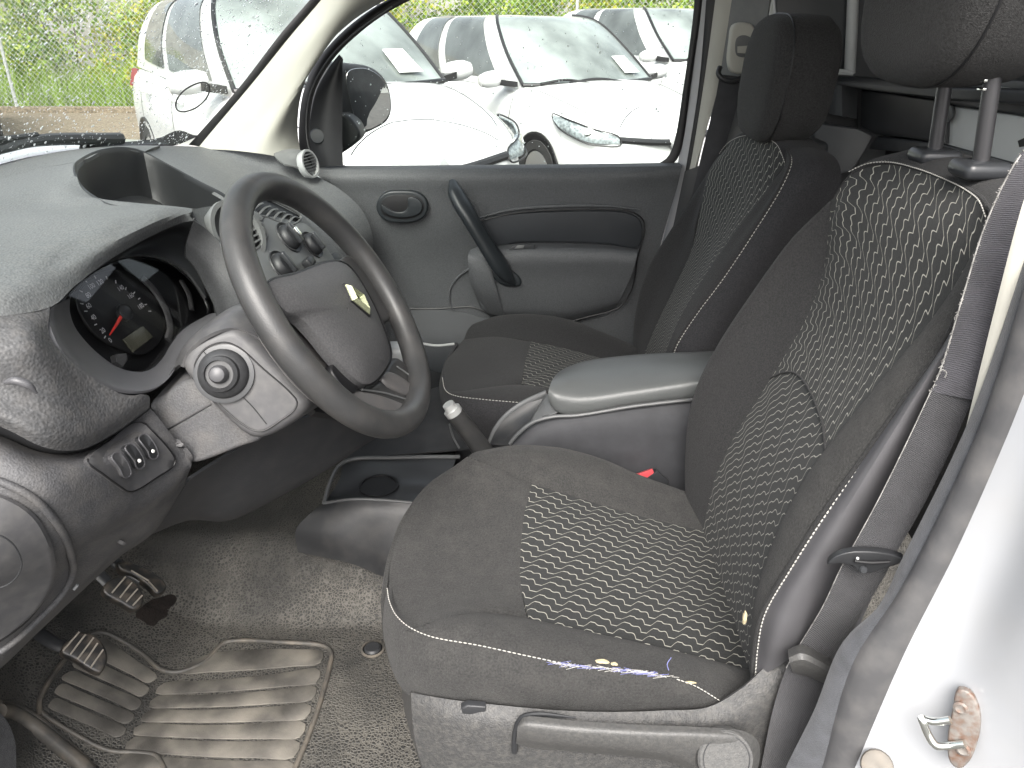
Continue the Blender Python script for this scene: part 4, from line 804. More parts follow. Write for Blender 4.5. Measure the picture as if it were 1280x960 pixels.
low_e = [(482, 760, .31), (484, 800, .265), (491, 838, .225), (510, 868, .19), (560, 876, .165), (620, 883, .15), (700, 889, .143), (770, 891, .142), (830, 889, .145), (880, 887, .15), (912, 892, .155)]
SKG = loft([stitch, [(482, 748, .31), (481, 775, .268), (487, 800, .228), (503, 822, .195), (545, 833, .168), (605, 843, .152), (660, 853, .145), (720, 861, .143), (790, 864, .143), (832, 867, .145), (868, 873, .147), (900, 882, .15), (912, 891, .152)], low_e], 80, 24, puff=.006)
pan('side_skirt', SKG, 'seat_fabric', cu)
pan('front_skirt', loft([[(585, 571, .575), (545, 600, .56), (508, 648, .48), (489, 700, .385), (484, 735, .31)], [(583, 585, .57), (540, 620, .55), (502, 672, .475), (485, 725, .38), (482, 750, .31)], [(590, 640, .56), (550, 680, .54), (512, 740, .46), (495, 780, .38), (484, 800, .31)]], 30, 14), 'seat_fabric', cu)
wr_ = MB()
part('stitching', MB().dashes(stitch[:8]+[(745, 834, .15)], .0042, .0016, .0007, lift=(0, -1, 1)).dashes([(846, 849, .149), (868, 857, .149), (900, 876, .149)], .0042, .0012, .0007, lift=(0, -1, 1)), 'stitch_thread', cu, kind='stuff')
part('stitching', MB().dashes(near_seam[:4], .0035, .002, .0005, lift=(0, -.5, 1)).dashes(far_seam[:5], .0035, .002, .0004, lift=(0, -.5, 1)), 'seat_back_fabric', cu, kind='stuff')
def nearest(Gd, px, py, lift): return on_grid(Gd, px, py, lift)
# torn seam mended with blue thread, bits of foam showing through
mend = MB(); wmend = MB(); seam = crom([(697, 828, .15), (720, 831.5, .15), (745, 834, .149), (790, 838, .149), (835, 845, .149)], 200)
for k in range(170):
    i = int(RNG.choice(np.r_[0:80, 95:200])); p = seam[i]; a = p+np.array([RNG.normal(0, .006), RNG.normal(-.0012, .0006), RNG.normal(.0005, .0014)]); b = p+np.array([RNG.normal(0, .008), RNG.normal(-.0016, .0008), RNG.normal(0, .0017)])
    (mend if RNG.random() < .5 else wmend).tube([a, (a+b)/2+np.array([0, -.001, .001]), b], .00026, 5, 5)
mend.tube([(836, 838, .147), (834, 830, .152), (839, 822, .157)], .0005, 5, 8)
part('mending_thread', mend, 'blue_thread', cu, kind='stuff'); part('frayed_thread', wmend, 'stitch_thread', cu, kind='stuff')
def blob(px, py, Y, rx, ry, rz): return MB().lathe([(.02, -1), (.6, -.75), (.95, -.3), (1, 0), (.9, .4), (.55, .8), (.02, 1)], (0, 0, 0), (0, 0, 1), 14), pt((px, py, Y)), np.array([rx, ry, rz])
for q in ((753, 827, .158, .008, .003, .0022), (768, 830, .156, .004, .002, .002), (862, 853, .151, .008, .0015, .0012), (931, 772, .174, .0025, .003, .009)):
    m_, c_, s_ = blob(*q); m_.v = [tuple(np.array(v)*s_*(1+.2*math.sin(37*v[0]+51*v[1]+29*v[2]))+c_) for v in m_.v]; part('exposed_foam', m_, 'foam', cu)
# base trim and levers
bt = part('base_trim', MB().grid(loft([[(514, 866, .175), (560, 874, .155), (620, 881, .14), (700, 888, .133), (770, 890, .131), (830, 888, .132), (885, 884, .135), (925, 862, .145), (955, 835, .16), (985, 806, .18)],
     [(514, 880, .17), (560, 893, .143), (620, 901, .128), (700, 906, .122), (770, 908, .12), (830, 908, .12), (895, 905, .122), (940, 885, .135), (975, 850, .15), (1005, 818, .17)],
     [(518, 920, .165), (560, 930, .14), (620, 935, .125), (700, 940, .12), (770, 944, .12), (830, 946, .12), (900, 946, .12), (955, 920, .135), (990, 880, .15), (1015, 850, .165)],
     [(532, 968, .165), (570, 990, .145), (640, 1000, .135), (700, 1004, .13), (770, 1006, .13), (830, 1008, .13), (900, 1008, .13), (960, 1000, .14), (1000, 960, .15), (1030, 900, .16)]], 60, 30), .005), 'seat_base_plastic', ds)
part('trim_front', MB().grid(loft([[(514, 866, .175), (518, 920, .165), (532, 968, .165), (560, 1020, .165)], [(500, 840, .30), (506, 890, .30), (520, 940, .30), (540, 1000, .30)]], 20, 8), .004), 'seat_base_plastic', ds)
part('tab', MB().prism([pt(q) for q in [(576, 886, .1385), (584, 882, .1385), (607, 884, .1365), (608, 892, .1355), (604, 896, .1355), (578, 893, .1365)]], (0, .008, 0), .002), 'black_plastic', ds)
lev = part('height_lever', MB().grid(loft([[(650, 902, .112), (655, 896, .11), (720, 901, .104), (800, 906, .10), (880, 909, .099), (930, 914, .10), (947, 926, .102), (950, 945, .104), (946, 965, .106)],
     [(647, 908, .104), (656, 906, .10), (720, 912, .094), (800, 917, .09), (880, 920, .089), (925, 925, .09), (936, 934, .092), (938, 948, .094), (936, 965, .096)],
     [(646, 920, .105), (660, 922, .1), (720, 929, .094), (800, 937, .09), (850, 944, .09), (880, 958, .09), (890, 970, .092), (896, 980, .094), (900, 985, .096)],
     [(645, 930, .115), (660, 934, .112), (720, 940, .108), (800, 947, .105), (840, 953, .104), (862, 966, .104), (872, 980, .105), (880, 990, .106), (884, 996, .108)]], 60, 24), .004), 'lever_plastic', ds)
part('lever_recess', MB().tube([(643, 940, .117), (645, 915, .117), (652, 898, .117), (670, 893, .116), (720, 897, .111)], [.0035, .004, .003, .001], 8, 40), 'black_plastic', ds)
part('lever_hub', MB().lathe([(.031, -.012), (.031, .001), (.029, .003), (.003, .0035)], pt((907, 948, .082)), (.02, -.86, .5), 40), 'lever_plastic', ds)
part('hub_ring', MB().lathe([(.026, .0030), (.026, .0042), (.025, .0042), (.025, .003)], pt((907, 948, .082)), (.02, -.86, .5), 40), 'black_plastic', ds)
part('recline_lever', MB().grid(loft([[(985, 812, .13), (1000, 806, .13), (1030, 818, .13), (1052, 830, .13)], [(986, 824, .11), (1002, 820, .105), (1030, 833, .105), (1052, 846, .11)], [(990, 838, .12), (1008, 842, .118), (1032, 852, .118), (1050, 858, .12)], [(992, 842, .15), (1012, 848, .15), (1032, 856, .15), (1050, 862, .15)]], 24, 16), .004), 'lever_plastic', ds)
# ---- backrest
B_in_far = [(872, 690, .535), (880, 655, .535), (893, 600, .53), (918, 546, .525), (958, 482, .52), (990, 430, .52), (1014, 385, .525), (1029, 340, .535), (1035, 295, .545), (1040, 250, .555)]
B_sil = [(855, 690, .60), (858, 640, .605), (859, 570, .61), (864, 520, .612), (878, 475, .612), (905, 425, .61), (945, 365, .60), (990, 302, .585), (1020, 270, .57), (1042, 247, .558)]
pan('far_bolster', loft([B_in_far, [(862, 690, .57), (868, 640, .572), (872, 580, .572), (888, 530, .57), (916, 475, .57), (948, 424, .57), (980, 374, .57), (1008, 320, .565), (1026, 284, .56), (1041, 248.5, .557)], B_sil, [(872, 690, .66), (875, 600, .67), (882, 520, .672), (900, 470, .67), (930, 415, .665), (970, 355, .65), (1010, 300, .63), (1040, 265, .60), (1052, 250, .58)]], 60, 24, puff=.004), 'seat_back_fabric', bk)
top_e = [(1040, 250, .555), (1050, 233, .55), (1064, 218, .54), (1085, 208.5, .52), (1112, 206, .49), (1145, 213, .43), (1180, 226, .36), (1210, 241, .295), (1228, 256, .25), (1236, 276, .222)]
B_in_near = [(938, 840, .235), (940, 800, .23), (950, 735, .225), (975, 660, .22), (1012, 590, .215), (1058, 530, .212), (1100, 478, .21), (1145, 425, .208), (1190, 365, .208), (1236, 276, .222)]
# patterned centre: rows from the cushion up to the stitched top edge
fa, na = crom(B_in_far, 200), crom(B_in_near, 200); rows = []; FR = np.linspace(0, 1, 9)
for t in (0, .12, .25, .38, .5, .62, .74, .85, .93):
    a, b = fa[int(t*199)], na[int(t*199)]; up_ = fa[min(199, int(t*199)+4)]-fa[max(0, int(t*199)-4)]
    sag = unit(np.cross(b-a, up_)); sag = sag if sag[0] < 0 else -sag; w = -.006 if t < .75 else .010*(t-.75)/.2
    rows.append([a*(1-f)+b*f+sag*w*math.sin(math.pi*f) for f in FR])
tp = crom(top_e, 9)
for r_, k in ((-1, .55), (-2, .22)): rows[r_] = [rows[r_][i]*(1-k)+(tp[i]+np.array([-.016, 0, -.012])*math.sin(math.pi*FR[i])**.5)*k if 0 < i < 8 else rows[r_][i] for i in range(9)]
rows.append(list(tp))
BG = loft(rows, 60, 90); BG = np.transpose(BG, (1, 0, 2)).copy()
def cloth(G_, i0, i1, par, shear):
    g = G_[i0:i1].copy(); mb = MB().grid(g, .006, uv=True); mb.uv = [(u, (v+shear*u)/math.hypot(1, shear)) for u, v in mb.uv]; part('centre_panel', mb, 'wave_cloth', par)
cloth(BG, 0, 51, bk, -.85); cloth(BG, 50, 90, bk, .5)
SEAM = [BG[50, j]+np.array([-.0012, -.0005, .0005]) for j in range(0, 60, 6)]+[BG[50, 59]]
part('cross_seam', MB().tube(SEAM, .0016, 6, 40), 'seat_back_fabric', bk)
pipe = [(940, 850, .175), (944, 805, .172), (952, 768, .168), (985, 710, .158), (1030, 640, .152), (1080, 570, .15), (1130, 500, .15), (1180, 428, .152), (1215, 350, .16), (1238, 290, .185), (1241, 270, .205), (1236, 258, .235)]
pan('near_bolster', loft([B_in_near, [(938, 845, .205), (942, 802, .2), (950, 750, .195), (978, 685, .187), (1018, 615, .183), (1066, 550, .18), (1112, 488, .18), (1160, 425, .18), (1203, 355, .184), (1236, 282, .205)], pipe[:-2]], 60, 20, puff=.007), 'seat_fabric', bk)
side_b = [(1000, 818, .155), (1010, 800, .15), (1035, 745, .14), (1075, 665, .135), (1115, 590, .133), (1155, 515, .133), (1200, 430, .136), (1235, 350, .15), (1256, 295, .18)]
pan('side_panel', loft([pipe[:-2], [(968, 836, .152), (972, 805, .142), (990, 752, .136), (1026, 692, .13), (1070, 618, .127), (1114, 545, .127), (1160, 470, .13), (1205, 395, .142), (1245, 292, .178)], side_b, [(1060, 818, .165), (1075, 780, .16), (1110, 705, .155), (1150, 620, .155), (1190, 540, .155), (1230, 460, .158), (1270, 380, .17), (1290, 310, .19)]], 60, 24, puff=.001), 'seat_vinyl', bk)
part('piping', MB().tube([p+unit(CAM-p)*.003 for p in crom(pipe, 40)], .0024, 8, 120), 'seat_back_fabric', bk)
part('stitching', MB().dashes([p+unit(CAM-p)*.007+np.array([.004, 0, 0]) for p in crom(pipe[:9], 30)], .0042, .0016, .0008, lift=(-1, -1, 0)), 'stitch_thread', bk, kind='stuff')
back_top = [(1052, 250, .60), (1075, 214, .60), (1110, 196, .57), (1145, 188, .52), (1200, 196, .44), (1250, 208, .35), (1285, 228, .28), (1300, 260, .22)]
pan('top_panel', loft([top_e, [(1046, 246, .565), (1060, 222, .563), (1088, 203, .54), (1118, 199.5, .50), (1155, 205, .44), (1194, 217, .365), (1226, 230, .30), (1246, 246, .25), (1252, 270, .21)], back_top], 50, 14, puff=.004), 'seat_back_fabric', bk)
part('piping', MB().tube([p+np.array([.002, 0, .002]) for p in crom(top_e[2:], 30)], .0028, 8, 80), 'seat_back_fabric', bk)
part('stitching', MB().dashes([p+np.array([-.004, 0, .0035]) for p in crom(top_e[2:], 30)], .0035, .0012, .0008).dashes([p+np.array([.008, 0, .006]) for p in crom(top_e[3:8], 30)], .003, .0015, .0006), 'stitch_thread', bk, kind='stuff')
pan('rear_shell', loft([back_top, [p+np.array([.05, 0, -.12]) for p in crom(back_top, 8)], [p+np.array([.02, 0, -.5]) for p in crom(back_top, 8)]], 30, 14), 'seat_back_fabric', bk)
# head restraint on two steel rods
hr = bpy.data.objects.new('head_restraint', None); COL.objects.link(hr); hr.parent = ds
for (gx, gy, Y, top) in ((1167, 199, .455, (1188, 60, .455)), (1224, 216, .315, (1252, 20, .315))):
    g = pt((gx, gy, Y))
    part('rod_guide', MB().box(g+np.array([.0, 0, .004]), (.05, .045, .018), .008, seg=4), 'satin_black', hr)
    t_ = pt(top); part('rod', MB().tube([g, (g+t_)/2, t_], .0082, 16, 12), 'rod_metal', hr)
    if Y < .4:
        for k in range(4):
            a = pt((1240-k*1.6, 78+k*11, Y)); part('notch', MB().box(a+np.array([-.008, -.003, 0]), (.004, .012, .003), .0008), 'chrome', hr)
    else: part('notch', MB().box(pt((1179, 97, Y))+np.array([-.008, -.003, 0]), (.005, .012, .003), .0008), 'chrome', hr)
def headrest(par, c, sx, sy, sz, m, lean, low=.75):
    """rounded pad: flat front towards -X, tapering below, seam round the front face"""
    R = []
    for s, k in ((-.56, .01), (-.56, .2), (-.552, .4), (-.54, .6), (-.515, .8), (-.475, .91), (-.40, .975), (-.3, 1.0), (0, 1.0), (.3, .97), (.44, .85), (.5, .6), (.5, .01)):
        L_ = []
        for t in np.linspace(0, 2*math.pi, 48, endpoint=False):
            e = .58; y = math.copysign(abs(math.cos(t))**e, math.cos(t)); z = math.copysign(abs(math.sin(t))**e, math.sin(t))
            wid = 1-(1-low)*max(0, -z)**2*.6-.16*max(0, z)**3
            L_.append(np.asarray(c)+np.array([s*sx+lean*z*k*sz*.5, y*wid*k*sy/2, z*(k*sz/2)]))
        R.append(L_)
    pad_ = part('headrest_pad', MB().grid(np.transpose(np.array(R), (1, 0, 2)), 0, closed=True, out=(-1, -.5, 0)), m, par)
    sm = [q+np.array([0, 0, 0]) for q in np.array(R[7])[::2]]
    part('headrest_seam', MB().tube([q*1.0 for q in sm], .0014, 6, 96, closed=True), 'gauge_black', par)
headrest(hr, (.475, .385, 1.525), .125, .262, .265, 'headrest_fabric', .10)
# ------------------------------------------------------------------ passenger seat
ps = thing('passenger_seat', 'clean dark passenger seat with matching wave cloth and upright headrest', 'car seat', np.array([.1, 1.1, .42]))
pc = bpy.data.objects.new('cushion', None); COL.objects.link(pc); pc.parent = ps
pb = bpy.data.objects.new('backrest', None); COL.objects.link(pb); pb.parent = ps
pst = [(570, 428, 1.22), (556, 452, 1.12), (553, 472, 1.0), (557, 488, .93), (570, 495, .885), (600, 499, .868), (655, 504, .862), (720, 512, .86), (800, 525, .86)]
pan('centre_panel', loft([[(664, 427, 1.22), (700, 434, 1.22), (760, 450, 1.22), (810, 462, 1.22)], [(656, 452, 1.08), (700, 460, 1.08), (770, 472, 1.08), (830, 484, 1.08)], [(652, 480, .95), (700, 488, .95), (780, 500, .95), (850, 510, .95)]], 40, 30, puff=.003), 'wave_cloth', pc, uv=True)
pan('far_bolster', loft([[(580, 424, 1.27), (620, 421, 1.25), (664, 427, 1.22), (700, 434, 1.22), (760, 450, 1.22), (810, 462, 1.22)], [(585, 412, 1.30), (625, 402, 1.30), (668, 402, 1.29), (712, 410, 1.285), (755, 426, 1.28), (810, 448, 1.27)], [(592, 405, 1.32), (625, 396, 1.34), (670, 395, 1.34), (712, 402, 1.34), (755, 418, 1.33), (810, 440, 1.32)], [(595, 425, 1.35), (670, 420, 1.37), (755, 440, 1.36), (810, 460, 1.35)]], 40, 20, puff=.004), 'seat_back_fabric', pc)
pan('front_panel', loft([[(580, 424, 1.27), (620, 421, 1.25), (664, 427, 1.22)], [(557, 452, 1.12), (600, 448, 1.10), (657, 450, 1.09)], [(554, 474, 1.0), (600, 474, .99), (653, 474, .97)], [(558, 488, .93), (572, 491, .91), (610, 485, .93), (652, 482, .95)]], 30, 30, puff=.008), 'seat_back_fabric', pc)
pan('near_bolster', loft([[(558, 488, .93), (572, 491, .91), (610, 485, .93), (652, 481, .95), (720, 491, .95), (850, 511, .95)], pst[3:]], 40, 12, puff=.008), 'seat_back_fabric', pc)
pan('side_skirt', loft([pst, [(569, 445, 1.22), (553, 475, 1.12), (551, 492, 1.0), (556, 505, .925), (570, 514, .88), (600, 518, .86), (655, 524, .854), (720, 532, .852), (800, 545, .852)], [(575, 470, 1.22), (562, 500, 1.12), (560, 515, 1.0), (566, 530, .925), (580, 545, .89), (610, 552, .87), (660, 560, .865), (720, 570, .863), (800, 580, .863)]], 50, 16, puff=.003), 'passenger_side_fabric', pc)
part('stitching', MB().dashes(pst[2:8], .0045, .0022, .0008, lift=(0, -1, 1)), 'stitch_thread', pc, kind='stuff')
part('base', MB().box((.08, 1.10, .57), (.4, .42, .2), .02), 'black_plastic', ps)
pf = [(800, 455, 1.22), (812, 425, 1.22), (828, 390, 1.22), (850, 345, 1.22), (864, 315, 1.22), (869, 285, 1.225), (879, 245, 1.235), (888, 213, 1.25), (900, 194, 1.26)]
pn = [(826, 460, .97), (836, 430, .965), (850, 398, .96), (872, 360, .955), (896, 322, .95), (920, 288, .945), (945, 255, .94), (966, 226, .94), (982, 206, .94)]
pt_e = [(900, 194, 1.26), (908, 183, 1.24), (922, 174, 1.19), (940, 171, 1.12), (958, 175, 1.04), (973, 184, .98), (982, 206, .94)]
A_, B2 = crom(pf, 100), crom(pn, 100); rows = []
for t in (0, .2, .4, .6, .8, .93):
    a, b = A_[int(t*99)], B2[int(t*99)]; rows.append([a*(1-f)+b*f+np.array([.005*math.sin(math.pi*f), 0, 0]) for f in np.linspace(0, 1, 7)])
rows.append(list(crom(pt_e, 7)))
rows[-2] = [rows[-2][i]*.6+(rows[-1][i]+np.array([-.015, 0, -.012]))*.4 if 0 < i < 6 else rows[-2][i] for i in range(7)]
PG = np.transpose(loft(rows, 40, 60), (1, 0, 2)).copy()
cloth(PG, 0, 37, pb, -.9); cloth(PG, 36, 60, pb, .3)
pan('far_bolster', loft([pf, [(795, 450, 1.28), (803, 415, 1.28), (818, 375, 1.28), (836, 335, 1.28), (852, 305, 1.28), (866, 275, 1.275), (879, 240, 1.27), (889, 210, 1.265), (900, 193, 1.262)], [(793, 450, 1.32), (793, 412, 1.32), (800, 372, 1.32), (814, 332, 1.32), (838, 291, 1.315), (864, 251, 1.305), (884, 218, 1.295), (895, 200, 1.28), (902, 191, 1.265)], [(800, 450, 1.37), (802, 412, 1.38), (812, 372, 1.38), (826, 335, 1.38), (850, 296, 1.37), (875, 256, 1.36), (895, 222, 1.34), (905, 203, 1.31), (908, 192, 1.28)]], 40, 20, puff=.003), 'seat_back_fabric', pb)
ppipe = [(836, 455, .90), (845, 430, .89), (870, 391, .88), (902, 348, .875), (940, 291, .875), (973, 238, .88), (986, 210, .89), (988, 198, .91), (983, 186, .95)]
pan('near_bolster', loft([pn+[(981, 190, .955)], [(832, 458, .93), (842, 430, .925), (862, 392, .915), (890, 350, .91), (925, 303, .905), (955, 262, .905), (975, 230, .91), (984, 210, .92), (984, 190, .953)], ppipe], 40, 14, puff=.006), 'seat_back_fabric', pb)
part('piping', MB().tube(ppipe, .0022, 8, 80), 'seat_back_fabric', pb)
part('stitching', MB().dashes([(x+2, y+1, Y-.004) for x, y, Y in ppipe], .0045, .0022, .0008, lift=(-1, -1, 0)).dashes([p+np.array([-.002, 0, .003]) for p in crom(pt_e, 20)], .004, .0015, .0008), 'stitch_thread', pb, kind='stuff')
pan('side_panel', loft([ppipe, [(860, 470, .865), (885, 420, .862), (915, 370, .86), (950, 315, .86), (985, 262, .86), (1010, 225, .865), (1020, 205, .88), (1020, 193, .91), (1012, 184, .95)], [(900, 480, .88), (940, 420, .88), (985, 350, .88), (1020, 290, .88), (1045, 245, .88), (1051, 225, .89), (1050, 208, .91), (1043, 196, .94), (1030, 188, .98)]], 50, 20, puff=.004), 'passenger_side_fabric', pb)
pan('top_panel', loft([pt_e, [(903, 190, 1.28), (912, 178, 1.27), (930, 167, 1.21), (952, 166, 1.13), (975, 171, 1.05), (995, 180, .98), (1000, 190, .94)], [(910, 185, 1.32), (920, 172, 1.31), (945, 162, 1.25), (975, 162, 1.16), (1005, 169, 1.08), (1030, 186, .99), (1040, 196, .94)]], 30, 12, puff=.003), 'passenger_side_fabric', pb)
ph = bpy.data.objects.new('head_restraint', None); COL.objects.link(ph); ph.parent = ps
part('neck', MB().box(at(1003, 186, Y=1.07), (.07, .10, .04), .012), 'black_plastic', ph)
headrest(ph, (.527, 1.075, 1.352), .125, .235, .225, 'headrest_fabric', .06)
# ------------------------------------------------------------------ passenger door
DY = 1.45
dr = thing('passenger_door', 'closed dark grey passenger door with grab handle and rain-spotted window', 'car door', np.array([-.0, 1.48, .5]))
O = lambda name, mb, m, parent=dr, **k: part(name, mb, m, parent, **k)
cols = [[(390, 212, 1.46), (460, 212, 1.455), (560, 211, 1.45), (700, 210, 1.45), (800, 208, 1.45), (853, 207, 1.455)],
        [(400, 222, 1.445), (470, 222, 1.44), (560, 221, 1.435), (700, 219, 1.435), (800, 217, 1.435), (851, 214, 1.445)],
        [(410, 240, 1.45), (480, 242, 1.445), (560, 246, 1.44), (650, 240, 1.437), (760, 238, 1.437), (847, 232, 1.45)],
        [(420, 270, 1.455), (500, 280, 1.455), (560, 280, 1.448), (650, 260, 1.442), (760, 256, 1.44), (838, 262, 1.455)],
        [(430, 320, 1.46), (490, 330, 1.475), (560, 330, 1.475), (650, 320, 1.455), (760, 320, 1.452), (822, 320, 1.46)],
        [(440, 390, 1.47), (500, 396, 1.49), (560, 396, 1.49), (650, 400, 1.47), (760, 400, 1.462), (800, 395, 1.465)],
        [(450, 455, 1.47), (510, 456, 1.49), (560, 456, 1.49), (650, 460, 1.48), (760, 460, 1.475), (800, 455, 1.47)]]
DG = loft(cols, 70, 60)
O('door_panel', MB().grid(DG, .006), 'door_plastic')
O('sill_ledge', MB().grid(loft([cols[0], [(390, 207.5, 1.50), (460, 207, 1.50), (560, 206.5, 1.50), (700, 205.5, 1.50), (800, 204, 1.50), (848, 203, 1.50)]], 40, 8, puff=.003), .006), 'door_plastic')
O('lower_trim_line', MB().tube([on_grid(DG, x, y, .001) for x, y in [(512, 386), (540, 386), (562, 385), (590, 384), (610, 392), (625, 400)]], .0022, 6, 30), 'gauge_black')
O('sill_tread', MB().tube([(525, 429, 1.44), (545, 432, 1.44), (568, 430, 1.44)], .004, 8, 20), 'light_grey_plastic')
O('lower_panel', MB().grid(loft([[(500, 388, 1.488), (560, 388, 1.488), (630, 402, 1.47), (720, 404, 1.47)], [(500, 430, 1.44), (560, 432, 1.44), (640, 440, 1.43), (720, 440, 1.43)], [(490, 530, 1.42), (560, 530, 1.42), (640, 530, 1.42), (720, 530, 1.42)]], 30, 14), .004), 'door_dark_plastic')
yv = lambda pts, Y: [(x, y, Y) for x, y in pts]
# upholstered insert, sunk, with a raised lip above it
ins = [(603, 276), (640, 268), (700, 264.5), (760, 264), (786, 267), (800, 275), (803, 288), (798, 309), (760, 305), (700, 303), (650, 303), (616, 306)]
O('insert', MB().prism(crom(yv(ins, 1.436), 70, True), (0, .02, 0), .003), 'door_dark_plastic')
O('insert_lip', MB().tube(yv([(598, 277), (640, 267), (700, 262.5), (760, 262), (790, 265), (803, 274), (806, 288), (800, 312), (797, 322), (794, 345), (788, 366), (778, 381), (765, 388), (735, 396), (705, 404)], 1.434), .0018, 8, 120), 'gauge_black')
O('insert_rail', MB().tube(yv([(600, 272), (640, 262), (700, 257.5), (760, 257.5), (800, 262)], 1.437), [.002, .005, .005, .002], 10, 60), 'door_plastic')
# armrest pocket
O('armrest', MB().grid(loft([yv([(596, 309), (620, 307), (650, 304.5), (700, 304.5), (760, 306.5), (798, 311)], 1.43), yv([(594, 316), (620, 314), (650, 312), (700, 312), (760, 313), (797, 316)], 1.385), yv([(592, 326), (620, 324), (650, 323), (700, 323), (760, 323), (795, 325)], 1.375),
      yv([(590, 345), (620, 345), (650, 345), (700, 345), (750, 345), (789, 345)], 1.385), yv([(603, 385), (625, 388), (655, 390), (690, 392), (735, 386), (774, 376)], 1.41), yv([(612, 396), (640, 402), (670, 404), (700, 404), (735, 396), (768, 386)], 1.44)], 50, 40), .005), 'door_plastic')
O('armrest_nose', MB().grid(loft([yv([(588, 312), (600, 308), (612, 309)], 1.40), yv([(585, 320), (598, 326), (614, 334)], 1.375), yv([(588, 350), (602, 358), (622, 366)], 1.38), yv([(600, 384), (612, 392), (630, 396)], 1.42)], 20, 20, puff=.006), .005), 'door_plastic')
O('pocket_edge', MB().tube([on_grid(DG, x, y, .003) for x, y in [(590, 334), (574, 345), (563, 360), (562, 378), (566, 388)]], .003, 8, 40), 'door_plastic')
sw_ = O('window_switch', MB().prism(yv([(634, 313.5), (642, 307), (669, 306), (667, 313)], 1.386), (0, .012, -.004), .001), 'satin_black')
part('rocker', MB().prism(yv([(643, 311), (647, 306.5), (656, 306), (654, 310.5)], 1.383), (0, .006, -.002), .001), 'grey_plastic', sw_)
# grab handle
gh = [(566, 227, 1.40), (571, 243, 1.375), (585, 268, 1.35), (604, 300, 1.345), (622, 328, 1.35), (634, 344, 1.36), (643, 355, 1.375)]
O('grab_handle', MB().tube(gh, [.012, .025, .027, .025, .024, .024, .026, .027, .02, .006], 16, 60, flat=.7, up=(.75, -.45, .35)), 'handle_plastic')
O('handle_foot', MB().prism(crom(yv([(610, 338), (622, 335), (640, 338), (652, 352), (650, 358), (632, 358), (620, 352)], 1.378), 30, True), (0, .03, 0), .006), 'handle_plastic')
# door release
hn = O('door_release', MB().prism(crom(yv([(470, 259), (474, 247), (484, 240), (503, 238.5), (520, 240), (531, 247), (535, 259), (531, 270), (520, 277), (503, 279), (484, 277), (474, 270)], 1.428), 60, True), (0, .03, 0), .005, 4), 'handle_plastic')
part('recess', MB().prism(crom(yv([(476, 259), (479, 249), (488, 244.5), (503, 243.5), (518, 245), (527, 250), (530, 259), (526, 267), (517, 272), (503, 274), (488, 272), (479, 268)], 1.4265), 60, True), (0, .004, 0), .001), 'gauge_black', hn)
part('lever', MB().prism(crom(yv([(477, 256), (484, 260), (494, 265), (506, 264), (510, 258), (510, 248), (518, 247), (526, 252), (528, 260), (524, 267), (514, 271), (500, 272), (486, 269), (479, 264)], 1.421), 60, True), (0, .006, 0), .002), 'handle_plastic', hn)
# window: frame, mirror sail cover, glass
fr_o = [(384, 214), (375, 190), (374, 150), (380, 112), (398, 74), (430, 38), (480, 2), (560, -32), (700, -60), (880, -70)]
fr_i = [(396, 214), (388, 186), (387, 150), (393, 116), (412, 80), (444, 46), (494, 10), (570, -22), (700, -48), (868, -56)]
O('window_frame', MB().grid(loft([yv(fr_o, 1.485), yv(fr_i, 1.475)], 60, 8, puff=.006), .008), 'rubber_seal')
O('frame_edge', MB().tube(yv([(393, 205), (385, 180), (383, 150), (389, 114), (408, 78), (440, 44), (490, 8)], 1.468), .0018, 6, 60), 'grey_plastic')
O('window_frame', MB().grid(loft([yv([(868, -56), (868, 0), (855, 103), (842, 180), (834, 197), (822, 205)], 1.50), yv([(882, -56), (878, 0), (864, 103), (852, 185), (846, 200), (838, 208)], 1.495)], 40, 8, puff=.006), .008), 'rubber_seal')
sail = O('mirror_sail', MB().grid(loft([yv([(396, 210), (387, 180), (388, 148), (396, 112), (416, 78), (424, 68)], 1.475), yv([(412, 208), (408, 180), (409, 148), (413, 114), (422, 86), (427, 72)], 1.462), yv([(429, 207), (428, 180), (428, 148), (428, 114), (428, 88), (429, 74)], 1.47)], 40, 14, puff=.002), .006), 'black_plastic')
part('sail_cap', MB().lathe([(.019, -.006), (.019, .002), (.016, .005), (.003, .0055)], pt((397, 170, 1.464)), (.1, -1, .1), 28), 'handle_plastic', sail)
GW = loft([yv([(396, 212), (388, 150), (412, 80), (494, 10), (600, -40)], 1.51), yv([(560, 212), (560, 120), (575, 40), (600, -20), (680, -55)], 1.51), yv([(850, 208), (856, 150), (868, 60), (876, -10), (880, -60)], 1.51)], 30, 30)
gw = O('window_glass', MB().grid(GW, .004), 'window_glass')
dm = MB(); nY = np.array([0, -1., 0])
for _ in range(420):
    c = at(RNG.uniform(430, 860), RNG.uniform(0, 205), Y=1.5105+.004); r = min(.0035, .0011*math.exp(RNG.normal(0, .5)))
    dm.add([c-nY*r*.6]+[c+r*np.array([math.cos(t), 0, math.sin(t)]) for t in np.linspace(0, 2*math.pi, 7, endpoint=False)], [(0, 1+k, 1+(k+1) % 7) for k in range(7)]+[tuple(range(7, 0, -1))])
part('raindrops', dm, 'water_drop', gw, kind='stuff', sharp=80)
